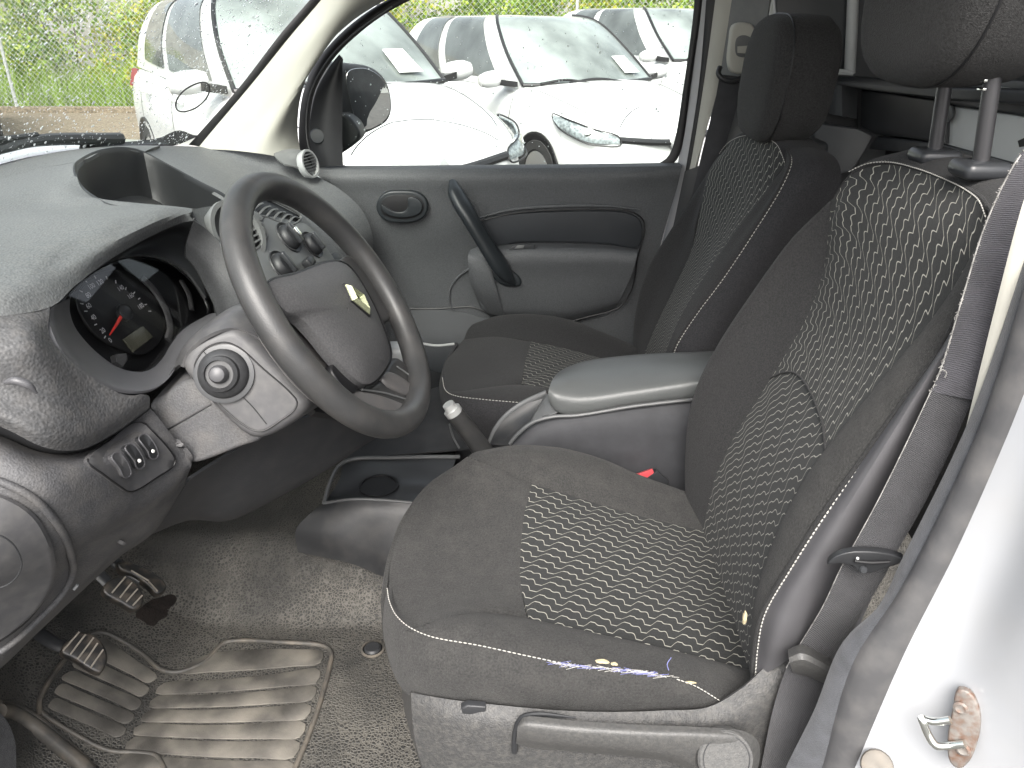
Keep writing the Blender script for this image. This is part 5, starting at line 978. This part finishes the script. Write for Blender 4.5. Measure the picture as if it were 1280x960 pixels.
# door mirror outside
mr = thing('wing_mirror', 'black wing mirror outside the passenger window', 'wing mirror', pt((440, 180, 1.58)))
mo = [(430, 84), (450, 80), (470, 85), (484, 98), (491, 118), (492, 138), (487, 152), (470, 163), (450, 172), (430, 184)]
m0 = pt((455, 128, 1.66)); mnn = unit((.86, -.5, -.02)); mfp = lambda pts, l=0: [onp(x, y, m0+mnn*l, mnn) for x, y in pts]
part('housing', MB().prism(crom(mfp([(424, 84), (448, 80), (470, 85), (484, 98), (491, 118), (492, 138), (487, 152), (470, 163), (450, 172), (430, 186), (412, 190)], 0), 60, True), -mnn*.09, .02, 4), 'black_plastic', mr)
part('mirror_glass', MB().prism(crom(mfp([(434, 92), (450, 85), (466, 89), (480, 101), (487, 120), (488, 136), (483, 148), (468, 159), (456, 162), (448, 156), (440, 135)], .003), 60, True), -mnn*.003, .0008), 'mirror', mr)
part('mirror_foot', MB().prism(crom(yv([(405, 150), (430, 142), (446, 158), (450, 172), (430, 190), (405, 200)], 1.56), 30, True), (0, .08, 0), .01), 'black_plastic', mr)
# ------------------------------------------------------------------ centre armrest console
ac = thing('centre_armrest', 'dark armrest box with padded lid between the two seats', 'armrest', np.array([.15, .77, .6]))
A = lambda name, mb, m, parent=ac, **k: part(name, mb, m, parent, **k)
ln = [(686, 487, .712), (693, 494, .703), (720, 499, .70), (790, 489.5, .70), (868, 478, .70), (930, 470, .70)]
A('lid', MB().grid(loft([[(700, 520, .72), (722, 518, .715), (790, 506, .712), (868, 497, .712), (930, 490, .712)], [(688, 506, .71), (697, 515, .702), (722, 517, .699), (790, 505, .698), (868, 496, .698), (930, 489, .698)], [(685, 497, .709), (693, 505, .701), (721, 509, .697), (790, 498, .696), (868, 488, .696), (930, 480, .696)], ln,
     [(690, 476, .74), (705, 476, .735), (730, 478, .735), (790, 471, .735), (868, 462, .735), (930, 456, .735)], [(700, 464, .80), (715, 460, .80), (740, 457, .80), (800, 451, .80), (868, 447, .80), (930, 444, .80)], [(712, 459, .835), (725, 454, .845), (745, 449.5, .85), (800, 443.5, .85), (868, 440.5, .85), (930, 438, .85)], [(712, 470, .845), (725, 468, .855), (745, 465, .86), (800, 460, .86), (868, 456, .86), (930, 452, .86)]], 50, 44), .006), 'armrest_vinyl')
A('box', MB().grid(loft([[(640, 552, .72), (668, 529, .715), (705, 519, .71), (790, 508, .71), (868, 499, .71), (930, 492, .71)], [(640, 565, .70), (668, 545, .697), (705, 535, .695), (790, 525, .694), (868, 518, .694), (930, 512, .694)], [(640, 610, .70), (668, 605, .70), (705, 610, .70), (790, 625, .70), (868, 640, .70), (930, 650, .70)]], 40, 16), .006), 'console_fabric')
A('box_edge', MB().tube([(637, 555, .705), (648, 542, .703), (666, 528, .702), (690, 521, .70), (722, 519, .70), (790, 508, .70), (866, 499, .70)], .0035, 8, 80), 'console_rim')
A('cup_tray', MB().grid(loft([[(612, 556, .78), (620, 538, .785), (634, 521, .79), (655, 506, .795), (686, 493, .80)], [(620, 556, .76), (632, 538, .765), (646, 526, .77), (664, 515, .775), (688, 505, .78)], [(634, 557, .72), (648, 541, .722), (664, 529, .725), (678, 523, .728), (695, 518, .73)]], 30, 16, puff=-.012), .004), 'console_plastic')
A('tray_rim', MB().tube([(611, 557, .785), (619, 538, .79), (633, 520, .795), (654, 505, .80), (684, 492, .80)], [.005, .006, .006, .007, .008], 10, 50, flat=.6), 'console_rim')
A('tray_bridge', MB().prism(crom([(664, 527, .715), (675, 506, .735), (684, 492, .76), (690, 505, .715), (698, 516, .705), (680, 521, .706)], 30, True), (0, .02, -.01), .003), 'console_rim')
A('far_side', MB().box((.33, .85, .72), (.36, .01, .2), .004), 'console_fabric')
# ------------------------------------------------------------------ handbrake
hb = thing('handbrake_lever', 'black handbrake lever with silver release button beside the armrest', 'handbrake', pt((600, 570, .76)))
part('grip', MB().tube([(568, 516, .745), (582, 534, .75), (598, 556, .755), (614, 578, .76)], [.0165, .0175, .019, .02], 18, 30), 'wheel_grip', hb)
part('collar', MB().tube([(564.5, 511.5, .745), (568.5, 517, .745)], .0165, 18, 6), 'button_silver', hb)
part('release_button', MB().tube([(560, 505, .744), (564.5, 511.5, .745)], [.011, .012], 18, 6), 'button_silver', hb)
part('gaiter_rim', MB().tube([(562, 530, .77), (566, 545, .77), (574, 560, .77)], .0022, 8, 20), 'console_rim', hb)
# ------------------------------------------------------------------ lower console with cup holder
lc = thing('lower_console', 'low black floor console with cup holder in front of the seats', 'console', np.array([-.2, .78, .5]))
L_ = lambda name, mb, m, parent=lc, **k: part(name, mb, m, parent, **k)
L_('side_wall', MB().grid(loft([[(404, 629, .70), (440, 624, .69), (480, 625, .685), (512, 628, .68), (560, 632, .68)], [(390, 640, .685), (440, 638, .675), (480, 640, .67), (515, 645, .665), (560, 650, .665)], [(370, 662, .67), (420, 672, .655), (460, 684, .65), (490, 697, .64), (560, 720, .64)], [(372, 690, .66), (440, 705, .65), (490, 725, .64), (560, 740, .64)]], 40, 20), .005), 'console_plastic')
L_('tray', MB().grid(loft([[(404, 628, .705), (440, 623, .695), (480, 624, .69), (515, 627, .685), (560, 630, .685)], [(410, 622, .73), (440, 617, .72), (480, 616, .715), (520, 618, .71), (560, 620, .71)], [(424, 600, .77), (450, 600, .765), (490, 600, .76), (530, 602, .76), (560, 603, .76)], [(428, 580, .82), (450, 576, .82), (490, 574, .82), (530, 573, .82), (570, 573, .82)]], 30, 20), .004), 'satin_black')
L_('tray_rim', MB().tube([(405, 629, .70), (412, 604, .75), (424, 582, .80), (440, 574, .82), (490, 572, .82), (540, 571, .82), (575, 571, .82)], .004, 8, 80), 'console_rim')
L_('front_rim', MB().tube([(404, 629, .698), (440, 624, .688), (480, 625, .683), (515, 628, .678)], .0028, 8, 40), 'console_rim')
L_('cup_holder', MB().lathe([(.038, 0), (.038, .003), (.034, .003), (.032, -.03), (.002, -.03)], pt((474, 612, .735))+np.array([0, 0, .008]), (0, 0, 1), 36), 'gauge_black')
L_('tunnel', MB().grid(loft([[(430, 575, .82), (500, 568, .84), (600, 560, .86), (700, 560, .86)], [(470, 540, .95), (540, 525, .97), (620, 520, .98), (700, 520, .98)], [(500, 500, 1.15), (560, 480, 1.2), (640, 470, 1.25), (700, 470, 1.25)]], 30, 14), .004), 'knee_plastic')
# ------------------------------------------------------------------ belts
bl = thing('driver_seat_belt', 'black seat belt with frayed pale edge hanging beside the driver seat', 'seat belt', pt((1000, 950, .08)))
le = [(1310, 150, .13), (1268, 205, .128), (1232, 280, .125), (1203, 372, .12), (1178, 455, .115), (1164, 490, .112)]
ri = [(1350, 200, .10), (1310, 250, .10), (1279, 300, .099), (1252, 380, .097), (1226, 460, .095), (1216, 500, .094)]
part('upper_webbing', MB().grid(loft([le, ri], 60, 10, puff=.003), .0022), 'belt_webbing_worn_lit', bl)
fz = MB()
for p in crom(le, 260)[30:]:
    if RNG.random() < .75:
        d = np.array([RNG.normal(-.0010, .0010), RNG.normal(-.0015, .001), RNG.normal(0, .0016)]); fz.tube([p, p+d*.6, p+d], .00035, 4, 4)
fz.tube([p+np.array([-.0005, -.001, 0]) for p in crom(le, 40)[5:38]], .0007, 5, 120).tube([(1172, 470, .108), (1178, 462, .105), (1183, 466, .105), (1181, 472, .106)], .0006, 5, 12)
part('frayed_edge', fz, 'belt_edge', bl, kind='stuff')
le2 = [(1164, 488, .112), (1130, 560, .108), (1095, 630, .104), (1062, 690, .10), (1050, 712, .102), (1030, 755, .11), (1000, 805, .135), (985, 830, .14), (968, 880, .13), (955, 940, .12), (945, 1000, .118)]
ri2 = [(1216, 498, .098), (1185, 570, .096), (1150, 640, .094), (1118, 695, .092), (1108, 716, .095), (1082, 760, .102), (1050, 815, .128), (1036, 838, .133), (1020, 890, .122), (1008, 940, .112), (995, 1000, .11)]
part('lower_webbing', MB().grid(loft([le2, ri2], 80, 10, puff=.004), .0022), 'belt_webbing', bl)
part('edge_stitching', MB().tube([p+np.array([-.0006, -.001, 0]) for p in crom(le2, 30)[:20]], .0005, 5, 80), 'belt_edge', bl)
tg = part('tongue', MB().prism(crom([(1034, 706, .085), (1044, 696, .083), (1065, 690, .08), (1095, 690, .078), (1118, 694, .078), (1130, 700, .08), (1122, 706, .08), (1105, 711, .08), (1088, 717, .08), (1072, 716, .08), (1066, 708, .08), (1050, 705, .082)], 50, True), (.004, .01, -.002), .003), 'black_plastic', bl)
part('tongue_slot', MB().tube([(1068, 701, .0765), (1088, 703, .0755), (1112, 702, .0755)], .0016, 6, 20), 'gauge_black', tg)
part('tongue_rivet', MB().lathe([(.004, 0), (.003, .002)], pt((1079, 712, .0785)), (0, -1, .3), 14), 'satin_black', tg)
for k in range(1): part('tongue_mark', MB().lathe([(.0016, 0), (.0012, .0006)], pt((1072+k*14, 698+k*1.5, .0765)), (0, -1, .4), 10), 'light_grey_plastic', tg)
rb = thing('seat_belt_buckle', 'red button buckle tucked between driver seat and armrest', 'buckle', pt((810, 600, .66)))
part('button', MB().prism([(793, 594, .655), (816, 586, .655), (820, 596, .655), (806, 600, .655)], (0, .02, -.012), .003), 'buckle_red', rb)
part('housing', MB().prism([(804, 601, .653), (822, 588, .653), (836, 600, .653), (838, 625, .653), (810, 625, .653)], (0, .024, -.01), .003), 'black_plastic', rb)
pbl = thing('passenger_seat_belt', 'black seat belt hanging from beige guide on the far pillar', 'seat belt', pt((880, 300, 1.38)))
part('webbing', MB().grid(loft([[(900, 93, 1.40), (893, 130, 1.40), (880, 180, 1.40), (866, 240, 1.40), (840, 330, 1.40)], [(928, 96, 1.38), (922, 130, 1.38), (912, 165, 1.38), (902, 200, 1.38), (870, 330, 1.38)]], 40, 8, puff=.004), .0025), 'belt_webbing', pbl)
gd = part('guide_plate', MB().prism(crom([(917, 32, 1.39), (928, 28, 1.39), (941, 31, 1.39), (945, 42, 1.39), (942, 62, 1.39), (936, 84, 1.39), (928, 92, 1.39), (915, 90, 1.39), (911, 78, 1.39), (913, 52, 1.39)], 50, True), (0, .02, 0), .006, 4), 'pillar_trim', pbl)
part('guide_slot', MB().prism(crom([(921, 48, 1.388), (929, 44, 1.388), (939, 48, 1.388), (937, 62, 1.388), (933, 71, 1.388), (921, 69, 1.388)], 30, True), (0, .003, 0), .001), 'grey_plastic', gd)
part('guide_lever', MB().prism([(922, 58, 1.386), (936, 57, 1.386), (933, 67, 1.386), (922, 66, 1.386)], (0, .006, 0), .001), 'pillar_trim', gd)
part('belt_loop', MB().tube([(900, 84, 1.395), (898, 92, 1.385), (904, 99, 1.38), (916, 101, 1.378), (928, 97, 1.378)], .006, 10, 30), 'black_plastic', pbl)
# ------------------------------------------------------------------ outside: ground, cars, shrubs, fence
structure('ground', MB().box((0, 20, -.05), (160, 160, .1)), 'asphalt')
structure('gravel_strip', MB().box((-15, 11.5, .02), (26, 10, .05)), 'gravel')
def car_loop(x0, x1, w, z, rf=.5, rr=.35, zf_=0.0, zr=0.0, n=(14, 30, 12)):
    """closed loop in plan: front edge, right side, rear, left side; x forward, y left"""
    L = []; bow = .18
    nf, ns, nr = n
    for t in np.linspace(-1, 1, nf, endpoint=False): L.append((x1-bow*t*t, -t*-1*w*.94 if False else t*-w*.94, z+zf_))       # left to right across the front
    for t in np.linspace(0, 1, ns, endpoint=False): L.append(((x1-bow)*(1-t)+x0*t, -w*(.94+.06*math.sin(math.pi*min(1, t*1.0))), z+zf_*(1-t)+zr*t))
    for t in np.linspace(-1, 1, nr, endpoint=False): L.append((x0-.06*(1-t*t), t*w*.94, z+zr))
    for t in np.linspace(1, 0, ns, endpoint=False): L.append(((x1-bow)*(1-t)+x0*t, w*(.94+.06*math.sin(math.pi*t)), z+zf_*(1-t)+zr*t))
    return np.array(L)
def car(name, label, pos, yaw, paper=True, detail=True, dz=0.0):
    c, s = math.cos(yaw), math.sin(yaw); Rm = np.array([[c, -s, 0], [s, c, 0], [0, 0, 1]])
    t = thing(name, label, 'car', np.array([pos[0], pos[1], 0.]), 'white cars parked beside the van')
    wv = lambda Pq: np.asarray(Pq)@Rm.T+np.array([pos[0], pos[1], dz])
    def cp_(nm, mb, m, parent=t, **k):
        mb.v = [tuple(q) for q in wv(np.array(mb.v))]; return part(nm, mb, m, parent, **k)
    # lower body from cross sections
    secs = []
    for x, w, zt, zb in ((-2.07, .02, .63, .6), (-2.06, .55, .80, .45), (-2.02, .72, .92, .32), (-1.85, .82, 1.0, .25), (-1.3, .865, 1.02, .22), (-.6, .875, 1.01, .2), (.2, .875, .99, .2), (.75, .87, .97, .2), (1.05, .865, .95, .2), (1.4, .85, .88, .2), (1.7, .80, .80, .2), (1.9, .70, .73, .22), (2.0, .58, .66, .26), (2.05, .40, .56, .34), (2.065, .02, .47, .45)):
        zc = zt+(0 if abs(x) > 2.06 else .06 if x > .8 else .05); q = [(0, zb), (w*.8, zb), (w*.97, zb+.1), (w, (zb+zt)/2-.05), (w*.985, zt-.2), (w*.93, zt-.06), (w*.82, zt), (w*.45, zc-.012), (0, zc)]
        q = q+[(-y, z) for y, z in q[-2:0:-1]]
        secs.append([np.array([x, y, z]) for y, z in q])
    Gb = np.stack([crom(k, 72, True) for k in secs], 0); G2 = np.zeros((72, 60, 3))
    for i in range(72): G2[i] = crom([Gb[j, i] for j in range(len(secs))], 60)
    cp_('body', MB().grid(G2, .004, closed=True, out=(0, 0, 1)), 'car_white')
    def ringline(x, lo_, hi_, sgn):
        j = int(np.argmin(np.abs(G2[:, :, 0].mean(0)-x))); q = [p for p in G2[:, j] if lo_ <= p[2] <= hi_ and p[1]*sgn > 0]; q.sort(key=lambda p: p[2]); return [p*np.array([1, 1.002, 1.0])+np.array([0, 0, .002]) for p in q]
    for sgn in (1, -1):
        for x in (.78, -.30, -1.25):
            q = ringline(x, .30, .93, sgn)
            if len(q) > 3: cp_('panel_gap', MB().tube(q, .0045, 5, 16), 'car_trim')
        i_ = int(np.argmin([abs(G2[i, 40, 1]-sgn*.72)+(5 if G2[i, 40, 2] < .7 else 0) for i in range(72)]))
        q = [p+np.array([0, 0, .003]) for p in G2[i_] if 1.0 < p[0] < 1.86]
        cp_('panel_gap', MB().tube(q, .0045, 5, 24), 'car_trim')
    jn = int(np.argmin(np.abs(G2[:, :, 0].mean(0)-1.88))); q = sorted([p for p in G2[:, jn] if p[2] > .70], key=lambda p: p[1])
    if len(q) > 3: cp_('panel_gap', MB().tube([p+np.array([0, 0, .003]) for p in q], .0045, 5, 24), 'car_trim')
    # greenhouse
    lo = car_loop(-1.78, 1.12, .80, .955, zf_=-.01, zr=.06); md = car_loop(-1.70, .72, .745, 1.24, zr=.03); up = car_loop(-1.52, .40, .64, 1.47, zr=0); rf = car_loop(-1.42, .26, .56, 1.525, zr=0); ce = car_loop(-.8, -.4, .1, 1.56)
    Ls = np.stack([lo, md, up, rf, ce], 1); G3 = np.zeros((len(lo), 30, 3))
    for i in range(len(lo)): G3[i] = crom(list(Ls[i]), 30)
    cp_('cabin', MB().grid(G3, .004, closed=True, out=(0, 0, 1)), 'car_white')
    N3 = gnormals(G3, True); N3 = N3 if np.mean(N3[..., 2]) > 0 else -N3
    def pane(nm, i0, i1, j0, j1, m, off=.008, trim0=0, trim1=0):
        idx = np.arange(i0, i1+1) % len(G3); g = (G3+N3*off)[idx][:, j0:j1+1].copy()
        return cp_(nm, MB().grid(g, .003), m)
    nj = 19
    wsn = pane('windscreen', 0, 14, 1, nj, 'car_windscreen'); 
    pane('side_window', 18, 29, 2, nj-1, 'car_glass'); pane('side_window', 31, 39, 2, nj-1, 'car_glass')
    pane('side_window', 60, 68, 2, nj-1, 'car_glass'); pane('side_window', 70, 82, 2, nj-1, 'car_glass'); pane('rear_window', 45, 55, 3, nj-1, 'car_glass')
    for i in (0, 14):
        part_pts = [(G3+N3*.012)[i, j] for j in range(1, nj+1)]
        cp_('pillar_trim', MB().tube(part_pts, .016, 8, 20), 'car_trim', wsn)
    cp_('cowl_trim', MB().tube([(G3+N3*.012)[i, 1] for i in range(0, 15)], .018, 8, 24), 'car_trim', wsn)
    for y0, y1 in ((.3, -.35), (-.1, -.62)):
        cp_('wiper', MB().tube([np.array([1.12-.2*y0*y0, y0, .985]), np.array([1.06-.1*y1*y1, (y0+y1)/2, 1.03]), np.array([1.08-.25*y1*y1, y1, 1.005])], .012, 6, 12), 'car_trim', wsn)
    if paper: cp_('paper_sheet', MB().prism([np.array([.965, .36, 1.06]), np.array([.935, .56, 1.06]), np.array([.755, .50, 1.20]), np.array([.785, .33, 1.20])], (.003, 0, .004)), 'paper', wsn)
    for sgn in (1, -1):
        mm = cp_('door_mirror', MB().lathe([(.01, -.13), (.06, -.12), (.085, -.06), (.09, 0), (.085, .06), (.06, .11), (.01, .12)], np.array([.72, sgn*.97, 1.04]), (.1, 1, .1), 20, sx=.8, sy=.8), 'car_white')
        cp_('mirror_foot', MB().prism([np.array([.85, sgn*.78, .97]), np.array([.62, sgn*.78, .97]), np.array([.68, sgn*.92, .99]), np.array([.80, sgn*.92, .99])], (0, 0, .05), .01), 'car_trim', mm)
        if detail:
            sg = lambda pts: [np.array([x, sgn*y, z]) for x, y, z in pts]
            hl = cp_('headlight', MB().grid(loft([sg([(1.48, .825, .80), (1.68, .80, .775), (1.88, .69, .715), (1.99, .53, .655)]), sg([(1.52, .852, .765), (1.72, .82, .71), (1.9, .715, .655), (2.01, .53, .63)]), sg([(1.60, .853, .72), (1.76, .808, .655), (1.9, .73, .615), (2.015, .53, .605)])], 24, 10, puff=.003, out=(1, sgn*.6, .3)), .01, out=(1, sgn*.6, .3)), 'headlight_lens')
            cp_('headlight_rim', MB().tube(sg([(1.46, .825, .805), (1.68, .81, .78), (1.88, .70, .72), (2.0, .53, .66), (2.03, .53, .60), (1.91, .74, .605), (1.76, .82, .65), (1.6, .86, .715)]), .006, 6, 60, closed=True), 'car_trim', hl)
            cp_('lamp', MB().lathe([(.05, -.02), (.05, .01), (.02, .02)], np.array([1.86, sgn*.72, .68]), (1, sgn*.6, .2), 16), 'chrome', hl)
        for x in (1.30, -1.29):
            cp_('wheel_arch', MB().lathe([(.335, 0), (.335, .012), (.32, .014), (.30, .0)], np.array([x, sgn*.868, .315]), (0, sgn, 0), 32), 'car_trim')
            wh_ = cp_('wheel', MB().lathe([(.2, -.16), (.275, -.16), (.30, -.13), (.30, .0), (.275, .028), (.2, .03), (.19, .01)], np.array([x, sgn*.845, .30]), (0, sgn, 0), 32), 'tyre')
            cp_('hubcap', MB().lathe([(.19, .0), (.185, .022), (.1, .03), (.02, .034)], np.array([x, sgn*.848, .30]), (0, sgn, 0), 24), 'rim', wh_)
        for x in (-.05, -1.0): cp_('door_handle', MB().tube([np.array([x+.1, sgn*.875, .87]), np.array([x, sgn*.905, .875]), np.array([x-.1, sgn*.878, .88])], .016, 8, 12), 'car_white')
        cp_('tail_light', MB().prism([np.array([-1.8, sgn*.80, 1.0]), np.array([-2.0, sgn*.70, .95]), np.array([-2.0, sgn*.7, .80]), np.array([-1.86, sgn*.83, .86])], (0, -sgn*.05, 0), .01), 'tail_red')
    if detail:
        cp_('grille_bar', MB().tube([np.array([2.0, -.52, .632]), np.array([2.07, -.2, .60]), np.array([2.09, 0, .59]), np.array([2.07, .2, .60]), np.array([2.0, .52, .632])], .028, 8, 30), 'car_trim')
        bd = cp_('badge', MB().prism([np.array([2.115, 0, .70]), np.array([2.125, .07, .60]), np.array([2.125, 0, .50]), np.array([2.125, -.07, .60])], (-.03, 0, 0), .008), 'badge_silver')
    return t
car('parked_car', 'white hatchback with tail light and side window seen through the rainy windscreen', (-1.62, 5.72), -.951, dz=.05)
car('parked_car', 'white hatchback with slim headlights and chrome diamond badge beyond the passenger window', (.26, 8.0), -1.01, dz=-.09)
car('parked_car', 'white car partly hidden behind the hatchback with the diamond badge', (2.05, 10.4), -1.01, False, False)
car('parked_car', 'white car of which only a door mirror and wing corner show', (-7.5, 9.5), -.951, False, False)
# van bonnet edge and wiper beyond the glass
bn = [p+np.array([-.015, 0, -.008]) for p in base]
part('bonnet', MB().grid(loft([bn, [p+np.array([-.15, 0, .004]) for p in base], [p+np.array([-.6, 0, -.32]) for p in base]], 40, 14), .003), 'van_white_paint', body)
wp = thing('windscreen_wiper', 'black wiper arm resting along the foot of the windscreen', 'wiper', base[4])
f_ = lambda k, up, fw: base[k]+np.array([-.012-fw, 0, up])
part('arm', MB().tube([f_(5, .02, .0), f_(4, .018, .0), f_(3, .02, .0), f_(2, .012, .0)], [.006, .008, .011, .012], 8, 30), 'black_plastic', wp)
part('blade', MB().tube([f_(5, .035, .0), f_(4, .034, .0), f_(3, .03, .0)], .005, 6, 24), 'rubber_seal', wp)
# wall, shrubs and chain link fence behind the parking row
wl_ = thing('retaining_wall', 'pale concrete retaining wall behind the shrubs', 'wall', np.array([0, 17.5, 0]))
part('wall', MB().box((0, 17.6, 2.2), (70, .3, 4.4), .02), 'concrete_wall', wl_)
for k in range(9): part('joint', MB().box((-28+k*7, 17.44, 2.2), (.04, .03, 4.4)), 'asphalt', wl_)
def shrub(x, y, h, r, n, mix, label):
    t = thing('shrub', label, 'shrub', np.array([x, y, 0]), 'shrubs behind the wire fence'); st = MB()
    cl = [np.array([x+RNG.normal(0, r*.45), y+RNG.normal(0, r*.35), h*RNG.uniform(.18, .92)]) for _ in range(22)]
    for c in cl[:9]: st.tube([np.array([x+RNG.normal(0, .1), y, 0]), (np.array([x, y, 0])+c)/2+RNG.normal(0, .1, 3), c], [.03, .018, .006], 6, 10)
    part('stem', st, 'wood', t)
    per = n//(len(cl)*len(mix))
    for mi in mix:
        V = []; F = []
        for c in cl:
            rr = r*RNG.uniform(.25, .5)
            for _ in range(per):
                d = RNG.normal(0, 1, 3); d /= np.linalg.norm(d); p = c+d*rr*RNG.random()**.4*np.array([1, 1, .9]); p[2] = max(.05, p[2])
                a = unit(RNG.normal(0, 1, 3)+np.array([0, -.4, -.3])); b = unit(np.cross(a, RNG.normal(0, 1, 3))); l = RNG.uniform(.05, .10); w = l*.38; k = len(V)
                nn = np.cross(a, b)*w*.3
                V += [p, p+a*l*.5+b*w+nn, p+a*l, p+a*l*.5-b*w+nn]; F += [(k, k+1, k+2, k+3)]
        part('foliage', MB().add(V, F), 'leaf_%d' % mi, t, kind='stuff', recalc=False, flat=True)
lab = ['yellow green bushy shrub growing behind the wire fence', 'dense green shrub growing behind the wire fence']
for k, (x, y, h, r) in enumerate([(-14.5, 15.2, 2.6, 1.5), (-12.2, 14.8, 1.5, 1.3), (-10.4, 15.4, 2.1, 1.3), (-8.6, 15.0, 2.4, 1.4), (-6.8, 15.4, 1.9, 1.2), (-5.0, 15.0, 2.7, 1.4), (-2.6, 15.3, 2.3, 1.4), (-.4, 15.2, 2.0, 1.2), (1.6, 15.6, 2.2, 1.2), (3.4, 15.3, 2.7, 1.4), (5.2, 16.0, 2.3, 1.1)]):
    shrub(x, y, h, r, 7500, ([0, 3, 1], [1, 2, 0])[k % 2], lab[k % 2])
structure('undergrowth', (lambda V, F: MB().add(V, F))(*(lambda: (lambda V: (V, [tuple(range(3*i, 3*i+3)) for i in range(len(V)//3)]))([q for _ in range(16000) for q in (lambda p, h, a: (p, p+np.array([.03*math.cos(a), .03*math.sin(a), 0]), p+np.array([RNG.normal(0, .08), RNG.normal(0, .08), h])))(np.array([RNG.uniform(-18, 6), RNG.uniform(13.0, 15.2), .03]), RNG.uniform(.15, .8), RNG.uniform(0, 6.3))]))()), 'leaf_1', 'green undergrowth along the foot of the fence', 'stuff')
fn = thing('wire_fence', 'silver chain link fence with thin posts in front of the shrubs', 'fence', np.array([-8, 12.6, 0])); wm = MB()
for k in range(-190, 60):
    x = k*.085
    for sg in (1, -1): wm.tube([np.array([x, 12.6+.004*sg, .05]), np.array([x+sg*2.0, 12.6+.004*sg, 2.05])], .002, 4, 2, raw=True, caps=False)
part('wire_mesh', wm, 'fence_wire', fn, kind='stuff')
for k in range(9): part('post', MB().tube([np.array([-17+k*3., 12.63, 0]), np.array([-17+k*3., 12.63, 2.2])], .025, 8, 2, raw=True), 'fence_wire', fn)
part('foot_beam', MB().box((-6, 12.65, .06), (24, .12, .16), .01), 'gravel', fn)
# building behind, seen only in the wing mirror
bd = thing('building', 'pale building with white window posts reflected in the wing mirror', 'building', np.array([16, 8, 0]))
part('wall', MB().box((16.3, 8, 2.6), (.3, 22, 5.2)), 'facade', bd)
for k in range(8):
    y = 1.2+k*1.9; w_ = part('window', MB().box((16.13, y, 1.7), (.06, 1.1, 2.2)), 'car_glass', bd)
    for dy in (-.55, 0, .55): part('window_post', MB().box((16.08, y+dy, 1.7), (.08, .1, 2.7)), 'car_white', w_)
